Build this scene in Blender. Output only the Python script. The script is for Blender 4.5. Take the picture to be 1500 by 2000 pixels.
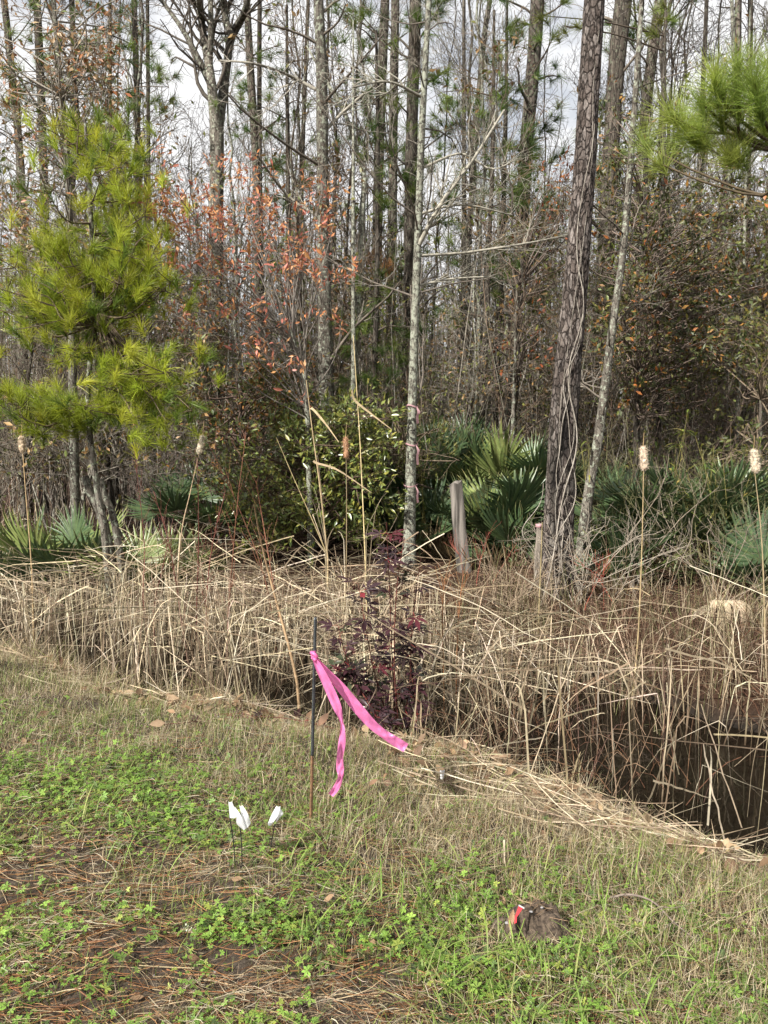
import bpy, math
import numpy as np
from mathutils import Vector

sc = bpy.context.scene
for o in list(bpy.data.objects): bpy.data.objects.remove(o)
col = sc.collection
R = math.radians

# ------------------------------------------------------------------ camera
F = 1511.0                      # focal length in pixels of the 1500 x 2000 photograph
PITCH = R(5.7)
CAM = np.array([0.0, 0.0, 1.6])
cd = bpy.data.cameras.new('camera')
cd.sensor_fit = 'VERTICAL'; cd.sensor_height = 36.0; cd.lens = 36.0 * F / 2000.0
cd.clip_start = 0.05; cd.clip_end = 2000
cam = bpy.data.objects.new('camera', cd); col.objects.link(cam)
cam.location = CAM; cam.rotation_euler = (R(90) - PITCH, 0, 0)
sc.camera = cam

# ------------------------------------------------------------------ sky, sun, exposure
SUN_EL, SUN_AZ = R(40), R(222)      # azimuth clockwise from +Y: behind the camera, over the shoulder
world = bpy.data.worlds.new('World'); sc.world = world; world.use_nodes = True
nt = world.node_tree; nt.nodes.clear()
def N(t, typ, **kw):
    n = t.nodes.new(typ)
    for k, v in kw.items():
        if k in n.inputs.keys() if hasattr(n.inputs, 'keys') else False: n.inputs[k].default_value = v
        else: setattr(n, k, v)
    return n
sky = N(nt, 'ShaderNodeTexSky', sky_type='NISHITA', sun_disc=False)
sky.sun_elevation = SUN_EL; sky.sun_rotation = SUN_AZ; sky.air_density = 1.0; sky.dust_density = 0.6; sky.ozone_density = 1.2
tc = N(nt, 'ShaderNodeTexCoord')
mp = N(nt, 'ShaderNodeMapping'); mp.inputs['Scale'].default_value = (1.0, 1.0, 2.2)
nz = N(nt, 'ShaderNodeTexNoise'); nz.inputs['Scale'].default_value = 3.2; nz.inputs['Detail'].default_value = 7; nz.inputs['Roughness'].default_value = 0.58
rp = N(nt, 'ShaderNodeValToRGB')
rp.color_ramp.elements[0].position = 0.23; rp.color_ramp.elements[0].color = (0, 0, 0, 1)
rp.color_ramp.elements[1].position = 0.48; rp.color_ramp.elements[1].color = (1, 1, 1, 1)
mx = N(nt, 'ShaderNodeMix', data_type='RGBA'); mx.inputs[7].default_value = (12.0, 12.0, 12.1, 1)
bg = N(nt, 'ShaderNodeBackground'); bg.inputs['Strength'].default_value = 0.05
wo = N(nt, 'ShaderNodeOutputWorld')
L = nt.links.new
L(tc.outputs['Generated'], mp.inputs['Vector']); L(mp.outputs[0], nz.inputs['Vector']); L(nz.outputs['Fac'], rp.inputs['Fac'])
L(rp.outputs['Color'], mx.inputs[0]); L(sky.outputs[0], mx.inputs[6]); L(mx.outputs[2], bg.inputs['Color']); L(bg.outputs[0], wo.inputs['Surface'])
sd = bpy.data.lights.new('sun', 'SUN'); sd.energy = 5.0; sd.angle = R(1.0); sd.color = (1.0, 0.955, 0.885)
sun = bpy.data.objects.new('sun', sd); col.objects.link(sun)
sdir = Vector((math.sin(SUN_AZ) * math.cos(SUN_EL), math.cos(SUN_AZ) * math.cos(SUN_EL), math.sin(SUN_EL)))
sun.rotation_euler = sdir.to_track_quat('Z', 'Y').to_euler(); sun.location = (-8, -10, 14)
sc.view_settings.view_transform = 'Standard'; sc.view_settings.look = 'None'
sc.view_settings.exposure = 0.90; sc.view_settings.gamma = 1.0
sc.render.engine = 'CYCLES'
sc.cycles.use_adaptive_sampling = True; sc.cycles.adaptive_threshold = 0.03
sc.cycles.max_bounces = 4; sc.cycles.diffuse_bounces = 2; sc.cycles.glossy_bounces = 2; sc.cycles.transmission_bounces = 3
sc.cycles.transparent_max_bounces = 4; sc.cycles.caustics_reflective = False; sc.cycles.caustics_refractive = False

# ------------------------------------------------------------------ numeric helpers
RNG = np.random.default_rng(7)
def nrm(v): return v / np.maximum(np.linalg.norm(v, axis=-1, keepdims=True), 1e-9)
def ray(px, py):
    cx, cy = (px - 750.0) / F, -(py - 1000.0) / F
    return np.array([cx, math.cos(PITCH) + cy * math.sin(PITCH), -math.sin(PITCH) + cy * math.cos(PITCH)])
def at(px, py, Y):
    d = ray(px, py); return CAM + d * (Y / d[1])
def _hash(i, j, seed):
    n = (i.astype(np.int64) * 374761393 + j.astype(np.int64) * 668265263 + seed * 1442695041) & 0xFFFFFFFF
    n = ((n ^ (n >> 13)) * 1274126177) & 0xFFFFFFFF
    n = n ^ (n >> 16)
    return (n & 0xFFFF) / 65535.0
def vnoise(x, y, seed=0):
    x = np.asarray(x, float); y = np.asarray(y, float)
    i = np.floor(x); j = np.floor(y); u = x - i; v = y - j
    u = u * u * (3 - 2 * u); v = v * v * (3 - 2 * v)
    a = _hash(i, j, seed); b = _hash(i + 1, j, seed); c = _hash(i, j + 1, seed); d = _hash(i + 1, j + 1, seed)
    return (a * (1 - u) + b * u) * (1 - v) + (c * (1 - u) + d * u) * v
def fbm(x, y, seed=0, octv=4):
    s = 0; a = 0.5; t = 0
    for k in range(octv):
        s = s + a * vnoise(x * 2 ** k, y * 2 ** k, seed + k * 17); t += a; a *= 0.5
    return s / t
# distance across the ditch: s > 0 on the road shoulder, s < 0 over the ditch and beyond
def warp(x, y): return (fbm(np.asarray(x) * 0.95 + 4, np.asarray(y) * 0.95, 3, 3) - 0.5) * 0.85
def sdist(x, y): return (4.44 - 0.65 * x - y) * 0.838 + warp(x, y)
def shifted(p):
    w = warp(p[:, 0], p[:, 1]); return p + across[None] * (w * 0.85)[:, None]
S_ = np.array([-400, -3.7, -3.0, -2.55, -2.2, -1.95, -0.4, -0.08, 0.25, 0.8, 1.6, 400])
Z_ = np.array([0.12, 0.10, 0.06, -0.10, -0.40, -0.60, -0.62, -0.44, -0.24, -0.07, 0.0, 0.0])
WATER = -0.43
along = np.array([1, -0.65]) / math.hypot(1, 0.65); across = np.array([0.65, 1]) / math.hypot(1, 0.65)
def gz(x, y):
    s = sdist(x, y)
    near = np.clip((s + 6) / 5, 0, 1)
    return np.interp(s, S_, Z_) + (fbm(np.asarray(x) * 2.2, np.asarray(y) * 2.2, 11, 4) - 0.5) * 0.09 + (fbm(np.asarray(x) * 14, np.asarray(y) * 14, 5, 2) - 0.5) * 0.02 * near
def gat(px, py, dz=0.0):
    d = ray(px, py); t = 1.0
    lo, hi = 0.5, 60.0
    for k in range(600):
        t = lo + k * 0.03
        p = CAM + d * t
        if p[2] <= gz(p[0], p[1]) + dz: return p
    return CAM + d * t

class MB:
    def __init__(s): s.v = []; s.c = []; s.f = {}; s.n = 0
    def add(s, v, f, c=(1, 1, 1)):
        v = np.asarray(v, float).reshape(-1, 3)
        c = np.asarray(c, float)
        if c.ndim == 1: c = np.broadcast_to(c, (len(v), 3))
        s.v.append(v); s.c.append(c.reshape(-1, 3))
        f = np.asarray(f, np.int64); s.f.setdefault(f.shape[1], []).append(f + s.n)
        s.n += len(v)
    def tubes(s, P, Rr, sides=3, c=(1, 1, 1), cap=False):
        P = np.asarray(P, float); Rr = np.asarray(Rr, float)
        if P.ndim == 2: P = P[None]; Rr = Rr[None]
        K, S, _ = P.shape
        if K == 0: return
        T = np.gradient(P, axis=1); T = nrm(T)
        D = nrm(P[:, -1] - P[:, 0])
        ref = np.where(np.abs(D[:, 2:3]) > 0.9, np.array([[1.0, 0, 0]]), np.array([[0, 0, 1.0]]))
        U = nrm(np.cross(T, ref[:, None, :])); V = np.cross(T, U)
        a = np.arange(sides) * 2 * math.pi / sides
        ring = U[:, :, None, :] * np.cos(a)[None, None, :, None] + V[:, :, None, :] * np.sin(a)[None, None, :, None]
        vv = P[:, :, None, :] + ring * Rr[:, :, None, None]
        idx = np.arange(K * S * sides).reshape(K, S, sides)
        q = np.stack([idx[:, :-1], np.roll(idx, -1, 2)[:, :-1], np.roll(idx, -1, 2)[:, 1:], idx[:, 1:]], -1).reshape(-1, 4)
        c = np.asarray(c, float)
        if c.ndim == 2: c = np.repeat(c, S * sides, 0)
        n0 = s.n
        s.add(vv, q, c)
        if cap:
            for k in (0, S - 1):
                fc = idx[:, k] if k else idx[:, k, ::-1]
                s.f.setdefault(sides, []).append(fc + n0)
    def strips(s, P, W, side, c=(1, 1, 1), fold=0.0):
        P = np.asarray(P, float); K, S, _ = P.shape
        if K == 0: return
        W = np.broadcast_to(W, (K, S)); side = np.asarray(side, float)
        if side.ndim == 2: side = np.repeat(side[:, None, :], S, 1)
        a = P - side * W[:, :, None] / 2; b = P + side * W[:, :, None] / 2
        vv = np.stack([a, b], 2); idx = np.arange(K * S * 2).reshape(K, S, 2)
        q = np.stack([idx[:, :-1, 0], idx[:, :-1, 1], idx[:, 1:, 1], idx[:, 1:, 0]], -1).reshape(-1, 4)
        c = np.asarray(c, float)
        if c.ndim == 2: c = np.repeat(c, S * 2, 0)
        elif c.ndim == 3: c = np.repeat(c.reshape(-1, 3), 2, 0)
        s.add(vv, q, c)
    def leaves(s, pos, d, up, Ln, Wd, tv, tf, c=(1, 1, 1)):
        pos = np.asarray(pos, float); K = len(pos)
        if K == 0: return
        d = nrm(d); x = nrm(np.cross(d, up)); z = np.cross(x, d)
        Ln = np.broadcast_to(Ln, (K,)); Wd = np.broadcast_to(Wd, (K,))
        tv = np.asarray(tv, float)
        vv = pos[:, None] + x[:, None] * (tv[None, :, 0:1] * Wd[:, None, None]) + d[:, None] * (tv[None, :, 1:2] * Ln[:, None, None]) + z[:, None] * (tv[None, :, 2:3] * Ln[:, None, None])
        f = np.asarray(tf); ff = (f[None] + (np.arange(K) * len(tv))[:, None, None]).reshape(-1, f.shape[1])
        c = np.asarray(c, float)
        if c.ndim == 2: c = np.repeat(c, len(tv), 0)
        s.add(vv, ff, c)
    def mesh(s, name, off=(0, 0, 0), smooth=False):
        me = bpy.data.meshes.new(name)
        V = np.concatenate(s.v) - np.asarray(off); Cc = np.concatenate(s.c)
        me.vertices.add(len(V)); me.vertices.foreach_set('co', V.astype(np.float32).ravel())
        loops = []; starts = []; k0 = 0
        for k, fl in s.f.items():
            f = np.concatenate(fl); loops.append(f.ravel()); starts.append(k0 + np.arange(len(f)) * k); k0 += f.size
        lp = np.concatenate(loops).astype(np.int32); st = np.concatenate(starts).astype(np.int32)
        me.loops.add(len(lp)); me.loops.foreach_set('vertex_index', lp)
        me.polygons.add(len(st)); me.polygons.foreach_set('loop_start', st)
        at_ = me.attributes.new('col', 'FLOAT_COLOR', 'POINT')
        at_.data.foreach_set('color', np.concatenate([Cc, np.ones((len(Cc), 1))], 1).astype(np.float32).ravel())
        me.update(calc_edges=True)
        if smooth: me.shade_smooth()
        return me
    def obj(s, name, mat, parent=None, off=(0, 0, 0), smooth=False):
        return mobj(name, s.mesh(name, off, smooth), mat, parent)

def mobj(name, me, mat=None, parent=None, loc=None):
    o = bpy.data.objects.new(name, me); col.objects.link(o)
    if mat is not None and len(me.materials) == 0: me.materials.append(mat)
    if parent is not None: o.parent = parent
    if loc is not None: o.location = loc
    return o
def tag(o, label, cat, group=None, kind=None):
    o['label'] = label; o['category'] = cat
    if group: o['group'] = group
    if kind: o['kind'] = kind
    return o
def thing(name, label, cat, loc=(0, 0, 0), group=None):
    o = bpy.data.objects.new(name, None); col.objects.link(o); o.location = loc; o.empty_display_size = 0.1
    return tag(o, label, cat, group)
def setkind(o, k): o['kind'] = k; return o
def copy_tree(o, parent=None):
    c = o.copy(); col.objects.link(c)
    if parent is not None: c.parent = parent
    for ch in o.children: copy_tree(ch, c)
    return c
def catmull(pts, n):
    p = np.asarray(pts, float); p = np.vstack([2 * p[0] - p[1], p, 2 * p[-1] - p[-2]])
    m = len(p) - 3; t = np.linspace(0, m - 1e-6, n); i = t.astype(int); u = (t - i)[:, None]
    a, b, c, d = p[i], p[i + 1], p[i + 2], p[i + 3]
    return 0.5 * (2 * b + (c - a) * u + (2 * a - 5 * b + 4 * c - d) * u ** 2 + (3 * b - a - 3 * c + d) * u ** 3)
def pick(rng, cols, n, jit=0.18, p=None):
    cols = np.asarray(cols, float); i = rng.choice(len(cols), n, p=p)
    return np.clip(cols[i] * (1 + rng.normal(0, jit, (n, 1))) * (1 + rng.normal(0, jit * 0.14, (n, 3))), 0.004, 0.9)
def rdir(rng, n): return nrm(rng.normal(size=(n, 3)))

# ------------------------------------------------------------------ materials
def newmat(name):
    m = bpy.data.materials.new(name); m.use_nodes = True; t = m.node_tree; t.nodes.clear()
    return m, t, t.nodes.new('ShaderNodeOutputMaterial')
def leafmat(name, transl=0.35, rough=0.5, var=0.25, nscale=25.0, spec=0.4):
    m, t, out = newmat(name); l = t.links.new
    a = N(t, 'ShaderNodeAttribute', attribute_name='col')
    oi = N(t, 'ShaderNodeObjectInfo')
    tcx = N(t, 'ShaderNodeTexCoord'); nz = N(t, 'ShaderNodeTexNoise'); nz.inputs['Scale'].default_value = nscale; nz.inputs['Detail'].default_value = 3
    l(tcx.outputs['Object'], nz.inputs['Vector'])
    m1 = N(t, 'ShaderNodeMapRange'); m1.inputs[1].default_value = 0.3; m1.inputs[2].default_value = 0.7; m1.inputs[3].default_value = 1 - var; m1.inputs[4].default_value = 1 + var
    l(nz.outputs['Fac'], m1.inputs[0])
    m2 = N(t, 'ShaderNodeMapRange'); m2.inputs[3].default_value = 0.8; m2.inputs[4].default_value = 1.2; l(oi.outputs['Random'], m2.inputs[0])
    mu = N(t, 'ShaderNodeMath', operation='MULTIPLY'); l(m1.outputs[0], mu.inputs[0]); l(m2.outputs[0], mu.inputs[1])
    vm = N(t, 'ShaderNodeVectorMath', operation='SCALE'); l(a.outputs['Color'], vm.inputs[0]); l(mu.outputs[0], vm.inputs['Scale'])
    b = N(t, 'ShaderNodeBsdfPrincipled'); b.inputs['Roughness'].default_value = rough; b.inputs['Specular IOR Level'].default_value = spec
    l(vm.outputs[0], b.inputs['Base Color'])
    if transl > 0:
        tr = N(t, 'ShaderNodeBsdfTranslucent'); l(vm.outputs[0], tr.inputs['Color'])
        ms = N(t, 'ShaderNodeMixShader'); ms.inputs[0].default_value = transl
        l(b.outputs[0], ms.inputs[1]); l(tr.outputs[0], ms.inputs[2]); l(ms.outputs[0], out.inputs['Surface'])
    else: l(b.outputs[0], out.inputs['Surface'])
    return m
def barkmat(name, cols, scale=18.0, zs=0.25, bump=0.6, rough=0.9, lichen=None, lich_amt=0.5, lich_scale=22.0, crack=(0.02, 0.016, 0.013), crackw=0.10, usecol=False):
    """plates (stretched voronoi cells) with dark cracks between, noise mottling, optional lichen crust"""
    m, t, out = newmat(name); l = t.links.new
    tcx = N(t, 'ShaderNodeTexCoord'); mp = N(t, 'ShaderNodeMapping'); mp.inputs['Scale'].default_value = (1, 1, zs)
    l(tcx.outputs['Object'], mp.inputs['Vector'])
    nd = N(t, 'ShaderNodeTexNoise'); nd.inputs['Scale'].default_value = scale * 0.6; nd.inputs['Detail'].default_value = 4; l(mp.outputs[0], nd.inputs['Vector'])
    sc_ = N(t, 'ShaderNodeVectorMath', operation='SCALE'); sc_.inputs['Scale'].default_value = 0.06; l(nd.outputs['Color'], sc_.inputs[0])
    ad = N(t, 'ShaderNodeVectorMath', operation='ADD'); l(mp.outputs[0], ad.inputs[0]); l(sc_.outputs[0], ad.inputs[1])
    vo = N(t, 'ShaderNodeTexVoronoi', feature='DISTANCE_TO_EDGE'); vo.inputs['Scale'].default_value = scale; l(ad.outputs[0], vo.inputs['Vector'])
    vc = N(t, 'ShaderNodeTexVoronoi', feature='F1'); vc.inputs['Scale'].default_value = scale; l(ad.outputs[0], vc.inputs['Vector'])
    n2 = N(t, 'ShaderNodeTexNoise'); n2.inputs['Scale'].default_value = scale * 2.2; n2.inputs['Detail'].default_value = 8; n2.inputs['Roughness'].default_value = 0.65; l(tcx.outputs['Object'], n2.inputs['Vector'])
    rpx = N(t, 'ShaderNodeValToRGB'); els = rpx.color_ramp.elements
    while len(els) < len(cols): els.new(0.5)
    for i, c in enumerate(cols): els[i].position = 0.28 + 0.44 * i / max(1, len(cols) - 1); els[i].color = (*c, 1)
    sep = N(t, 'ShaderNodeSeparateColor'); l(vc.outputs['Color'], sep.inputs[0])
    avg = N(t, 'ShaderNodeMix'); avg.inputs[0].default_value = 0.3; l(n2.outputs['Fac'], avg.inputs[2]); l(sep.outputs[0], avg.inputs[3])
    l(avg.outputs[0], rpx.inputs['Fac'])
    edge = N(t, 'ShaderNodeMapRange'); edge.inputs[1].default_value = 0.0; edge.inputs[2].default_value = crackw; l(vo.outputs['Distance'], edge.inputs[0])
    mxc = N(t, 'ShaderNodeMix', data_type='RGBA'); mxc.inputs[6].default_value = (*crack, 1); l(edge.outputs[0], mxc.inputs[0]); l(rpx.outputs['Color'], mxc.inputs[7])
    colr = mxc.outputs[2]
    if lichen is not None:
        n3 = N(t, 'ShaderNodeTexNoise'); n3.inputs['Scale'].default_value = lich_scale; n3.inputs['Detail'].default_value = 6; n3.inputs['Roughness'].default_value = 0.7; l(tcx.outputs['Object'], n3.inputs['Vector'])
        r3 = N(t, 'ShaderNodeMapRange'); r3.inputs[1].default_value = 0.62 - 0.25 * lich_amt; r3.inputs[2].default_value = 0.68 - 0.25 * lich_amt; l(n3.outputs['Fac'], r3.inputs[0])
        mxl = N(t, 'ShaderNodeMix', data_type='RGBA'); l(r3.outputs[0], mxl.inputs[0]); l(colr, mxl.inputs[6]); mxl.inputs[7].default_value = (*lichen, 1); colr = mxl.outputs[2]
    if usecol:
        a = N(t, 'ShaderNodeAttribute', attribute_name='col'); mm = N(t, 'ShaderNodeMix', data_type='RGBA', blend_type='MULTIPLY'); mm.inputs[0].default_value = 1.0
        l(colr, mm.inputs[6]); l(a.outputs['Color'], mm.inputs[7]); colr = mm.outputs[2]
    oi = N(t, 'ShaderNodeObjectInfo'); m2 = N(t, 'ShaderNodeMapRange'); m2.inputs[3].default_value = 0.75; m2.inputs[4].default_value = 1.2; l(oi.outputs['Random'], m2.inputs[0])
    vm = N(t, 'ShaderNodeVectorMath', operation='SCALE'); l(colr, vm.inputs[0]); l(m2.outputs[0], vm.inputs['Scale'])
    b = N(t, 'ShaderNodeBsdfPrincipled'); b.inputs['Roughness'].default_value = rough; b.inputs['Specular IOR Level'].default_value = 0.2
    l(vm.outputs[0], b.inputs['Base Color'])
    if bump > 0:
        hm = N(t, 'ShaderNodeMath', operation='ADD'); l(edge.outputs[0], hm.inputs[0]); l(n2.outputs['Fac'], hm.inputs[1])
        bp = N(t, 'ShaderNodeBump'); bp.inputs['Strength'].default_value = bump; bp.inputs['Distance'].default_value = 0.012; l(hm.outputs[0], bp.inputs['Height']); l(bp.outputs[0], b.inputs['Normal'])
    l(b.outputs[0], out.inputs['Surface'])
    return m
def plainmat(name, c, rough=0.6, metal=0.0, var=0.15, nscale=40.0, bump=0.0, transl=0.0, spec=0.4, c2=None, zs=1.0):
    m, t, out = newmat(name); l = t.links.new
    tcx = N(t, 'ShaderNodeTexCoord'); mp = N(t, 'ShaderNodeMapping'); mp.inputs['Scale'].default_value = (1, 1, zs); l(tcx.outputs['Object'], mp.inputs['Vector'])
    nz = N(t, 'ShaderNodeTexNoise'); nz.inputs['Scale'].default_value = nscale; nz.inputs['Detail'].default_value = 5; l(mp.outputs[0], nz.inputs['Vector'])
    rpx = N(t, 'ShaderNodeValToRGB'); e = rpx.color_ramp.elements; e[0].position = 0.35; e[1].position = 0.65
    c2 = c2 or tuple(x * (1 + var) for x in c)
    e[0].color = (*[x * (1 - var) for x in c], 1); e[1].color = (*[min(1, x) for x in c2], 1); l(nz.outputs['Fac'], rpx.inputs['Fac'])
    b = N(t, 'ShaderNodeBsdfPrincipled'); b.inputs['Roughness'].default_value = rough; b.inputs['Metallic'].default_value = metal; b.inputs['Specular IOR Level'].default_value = spec
    l(rpx.outputs['Color'], b.inputs['Base Color'])
    if bump > 0:
        bp = N(t, 'ShaderNodeBump'); bp.inputs['Strength'].default_value = bump; bp.inputs['Distance'].default_value = 0.004; l(nz.outputs['Fac'], bp.inputs['Height']); l(bp.outputs[0], b.inputs['Normal'])
    if transl > 0:
        tr = N(t, 'ShaderNodeBsdfTranslucent'); l(rpx.outputs['Color'], tr.inputs['Color']); ms = N(t, 'ShaderNodeMixShader'); ms.inputs[0].default_value = transl
        l(b.outputs[0], ms.inputs[1]); l(tr.outputs[0], ms.inputs[2]); l(ms.outputs[0], out.inputs['Surface'])
    else: l(b.outputs[0], out.inputs['Surface'])
    return m

M_needle = leafmat('pine_needles', 0.45, 0.45, 0.2, 6.0)
M_leaf = leafmat('leaves', 0.3, 0.45, 0.25, 30.0)
M_gloss = leafmat('glossy_leaves', 0.2, 0.32, 0.2, 20.0, 0.55)
M_palm = leafmat('palmetto_leaf', 0.15, 0.38, 0.25, 14.0, 0.5)
M_dry = leafmat('dry_blades', 0.22, 0.65, 0.28, 18.0, 0.25)
M_grass = leafmat('grass_blades', 0.3, 0.5, 0.15, 8.0, 0.3)
M_twig = leafmat('twig_bark', 0.0, 0.85, 0.35, 30.0, 0.2)
M_pine = barkmat('pine_bark', [(0.05, 0.04, 0.035), (0.10, 0.083, 0.073), (0.16, 0.138, 0.125), (0.23, 0.21, 0.195)], 24.0, 0.42, 0.9, crackw=0.13, usecol=True)
M_pine2 = barkmat('weathered_pine_bark', [(0.04, 0.031, 0.024), (0.08, 0.062, 0.05), (0.14, 0.115, 0.096), (0.20, 0.18, 0.155)], 15.0, 0.35, 0.8, crackw=0.12, lichen=(0.16, 0.18, 0.12), lich_amt=0.35)
M_lichen = barkmat('lichen_bark', [(0.08, 0.07, 0.058), (0.17, 0.16, 0.13), (0.30, 0.295, 0.235)], 26.0, 0.4, 0.7, lichen=(0.33, 0.345, 0.275), lich_amt=0.55, lich_scale=20.0, crackw=0.06)
M_grey = barkmat('grey_bark', [(0.06, 0.05, 0.04), (0.125, 0.11, 0.09), (0.21, 0.19, 0.16)], 26.0, 0.25, 0.6, lichen=(0.30, 0.32, 0.25), lich_amt=0.35, crackw=0.06)
M_dark = barkmat('dark_bark', [(0.035, 0.03, 0.024), (0.075, 0.062, 0.05), (0.13, 0.112, 0.09)], 18.0, 0.25, 0.7, crackw=0.1, lichen=(0.13, 0.14, 0.10), lich_amt=0.2)
M_pale = barkmat('pale_vine_bark', [(0.17, 0.145, 0.12), (0.27, 0.24, 0.20), (0.37, 0.335, 0.29)], 50.0, 0.2, 0.3, crackw=0.04)

# ------------------------------------------------------------------ ground and water
def ground_material():
    m, t, out = newmat('soil'); l = t.links.new
    tcx = N(t, 'ShaderNodeTexCoord')
    def noise(s, d=6, r=0.6):
        n = N(t, 'ShaderNodeTexNoise'); n.inputs['Scale'].default_value = s; n.inputs['Detail'].default_value = d; n.inputs['Roughness'].default_value = r; l(tcx.outputs['Object'], n.inputs['Vector']); return n
    n1, n2, n3 = noise(1.6), noise(38, 8, 0.7), noise(7)
    def ramp(cs, src):
        r = N(t, 'ShaderNodeValToRGB'); e = r.color_ramp.elements
        while len(e) < len(cs): e.new(0.5)
        for i, (p, c) in enumerate(cs): e[i].position = p; e[i].color = (*c, 1)
        l(src, r.inputs['Fac']); return r.outputs['Color']
    soil = ramp([(0.3, (0.022, 0.017, 0.012)), (0.5, (0.052, 0.04, 0.03)), (0.72, (0.105, 0.086, 0.068))], n2.outputs['Fac'])
    bank = ramp([(0.3, (0.016, 0.009, 0.006)), (0.55, (0.042, 0.023, 0.014)), (0.75, (0.09, 0.055, 0.035))], n2.outputs['Fac'])
    mud = ramp([(0.3, (0.008, 0.007, 0.006)), (0.7, (0.03, 0.022, 0.016))], n3.outputs['Fac'])
    a = N(t, 'ShaderNodeAttribute', attribute_name='col'); sp = N(t, 'ShaderNodeSeparateColor'); l(a.outputs['Color'], sp.inputs[0])
    m1 = N(t, 'ShaderNodeMix', data_type='RGBA'); l(sp.outputs[0], m1.inputs[0]); l(soil, m1.inputs[6]); l(bank, m1.inputs[7])
    m2 = N(t, 'ShaderNodeMix', data_type='RGBA'); l(sp.outputs[1], m2.inputs[0]); l(m1.outputs[2], m2.inputs[6]); l(mud, m2.inputs[7])
    b = N(t, 'ShaderNodeBsdfPrincipled'); b.inputs['Roughness'].default_value = 0.95; b.inputs['Specular IOR Level'].default_value = 0.15; l(m2.outputs[2], b.inputs['Base Color'])
    bp = N(t, 'ShaderNodeBump'); bp.inputs['Strength'].default_value = 0.8; bp.inputs['Distance'].default_value = 0.012; l(n2.outputs['Fac'], bp.inputs['Height']); l(bp.outputs[0], b.inputs['Normal'])
    l(b.outputs[0], out.inputs['Surface']); return m
def axis(lo, hi, step, far):
    mid = np.arange(lo, hi, step); a = [mid]
    g = step; e = mid[-1]; r = []
    while e < far: g *= 1.22; e += g; r.append(e)
    g = step; e = mid[0]; q = []
    while e > -far: g *= 1.22; e -= g; q.append(e)
    return np.concatenate([np.array(q[::-1]), mid, np.array(r)])
gx = axis(-4.5, 4.5, 0.05, 420); gy = axis(1.2, 10.5, 0.05, 420)
X, Y = np.meshgrid(gx, gy)
Zg = gz(X, Y); Sg = sdist(X, Y)
idx = np.arange(X.size).reshape(X.shape)
q = np.stack([idx[:-1, :-1], idx[:-1, 1:], idx[1:, 1:], idx[1:, :-1]], -1).reshape(-1, 4)
gcol = np.stack([np.clip((-Sg - 1.9) / 0.4, 0, 1), np.clip((-0.30 - Zg) / 0.1, 0, 1) * (Sg > -9), np.zeros_like(Sg)], -1).reshape(-1, 3)
mb = MB(); mb.add(np.stack([X, Y, Zg], -1), q, gcol)
g = mb.obj('ground', ground_material(), smooth=True); setkind(g, 'structure')

m, t, out = newmat('ditch_water'); l = t.links.new
b = N(t, 'ShaderNodeBsdfPrincipled'); b.inputs['Base Color'].default_value = (0.008, 0.006, 0.004, 1); b.inputs['Roughness'].default_value = 0.04; b.inputs['IOR'].default_value = 1.33; b.inputs['Specular IOR Level'].default_value = 0.25
tcx = N(t, 'ShaderNodeTexCoord'); nz = N(t, 'ShaderNodeTexNoise'); nz.inputs['Scale'].default_value = 6; l(tcx.outputs['Object'], nz.inputs['Vector'])
bp = N(t, 'ShaderNodeBump'); bp.inputs['Strength'].default_value = 0.08; bp.inputs['Distance'].default_value = 0.02; l(nz.outputs['Fac'], bp.inputs['Height']); l(bp.outputs[0], b.inputs['Normal']); l(b.outputs[0], out.inputs['Surface'])
M_water = m
mb = MB()
along = np.array([1, -0.65]) / math.hypot(1, 0.65); across = np.array([0.65, 1]) / math.hypot(1, 0.65)
c0 = np.array([0, 4.44])
pts = [c0 + along * a + across * w for a, w in ((-60, -0.3), (40, -0.3), (40, 2.9), (-60, 2.9))]
mb.add([[p[0], p[1], WATER] for p in pts], [[0, 1, 2, 3]])
setkind(mb.obj('ditch_water', M_water), 'structure')

# ------------------------------------------------------------------ generators
def spawn(rng, P, Rr, n, t0, t1, l0, l1, S, ang=(0.5, 1.1), up=0.15, wig=0.18, rk=0.5, rmin=0.0012):
    """n side branches on each-or-any parent polyline; returns points (n,S,3), radii (n,S)"""
    K, Sp, _ = P.shape
    ln = np.linalg.norm(P[:, -1] - P[:, 0], axis=1) + 1e-6
    k = rng.choice(K, n, p=ln / ln.sum()); t = rng.uniform(t0, t1, n) * (Sp - 1); i = np.minimum(t.astype(int), Sp - 2); u = (t - i)[:, None]
    st = P[k, i] * (1 - u) + P[k, i + 1] * u; r0 = (Rr[k, i] * (1 - u[:, 0]) + Rr[k, i + 1] * u[:, 0])
    T = nrm(P[k, i + 1] - P[k, i]); pr = rdir(rng, n); pr = nrm(pr - T * (pr * T).sum(1, keepdims=True))
    a = rng.uniform(*ang, n)[:, None]; d = nrm(T * np.cos(a) + pr * np.sin(a) + np.array([0, 0, up]))
    Ln = rng.uniform(l0, l1, n) * (1.1 - 0.5 * t / (Sp - 1))
    step = (Ln / (S - 1))[:, None]; out = [st]; cur = st
    for s in range(S - 1):
        d = nrm(d + rng.normal(0, wig, (n, 3)) + np.array([0, 0, up * 0.25])); cur = cur + d * step; out.append(cur)
    r = np.maximum(r0 * rk, rmin)[:, None] * np.linspace(1, 0.35, S)[None]
    return np.stack(out, 1), np.maximum(r, rmin * 0.7)
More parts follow.
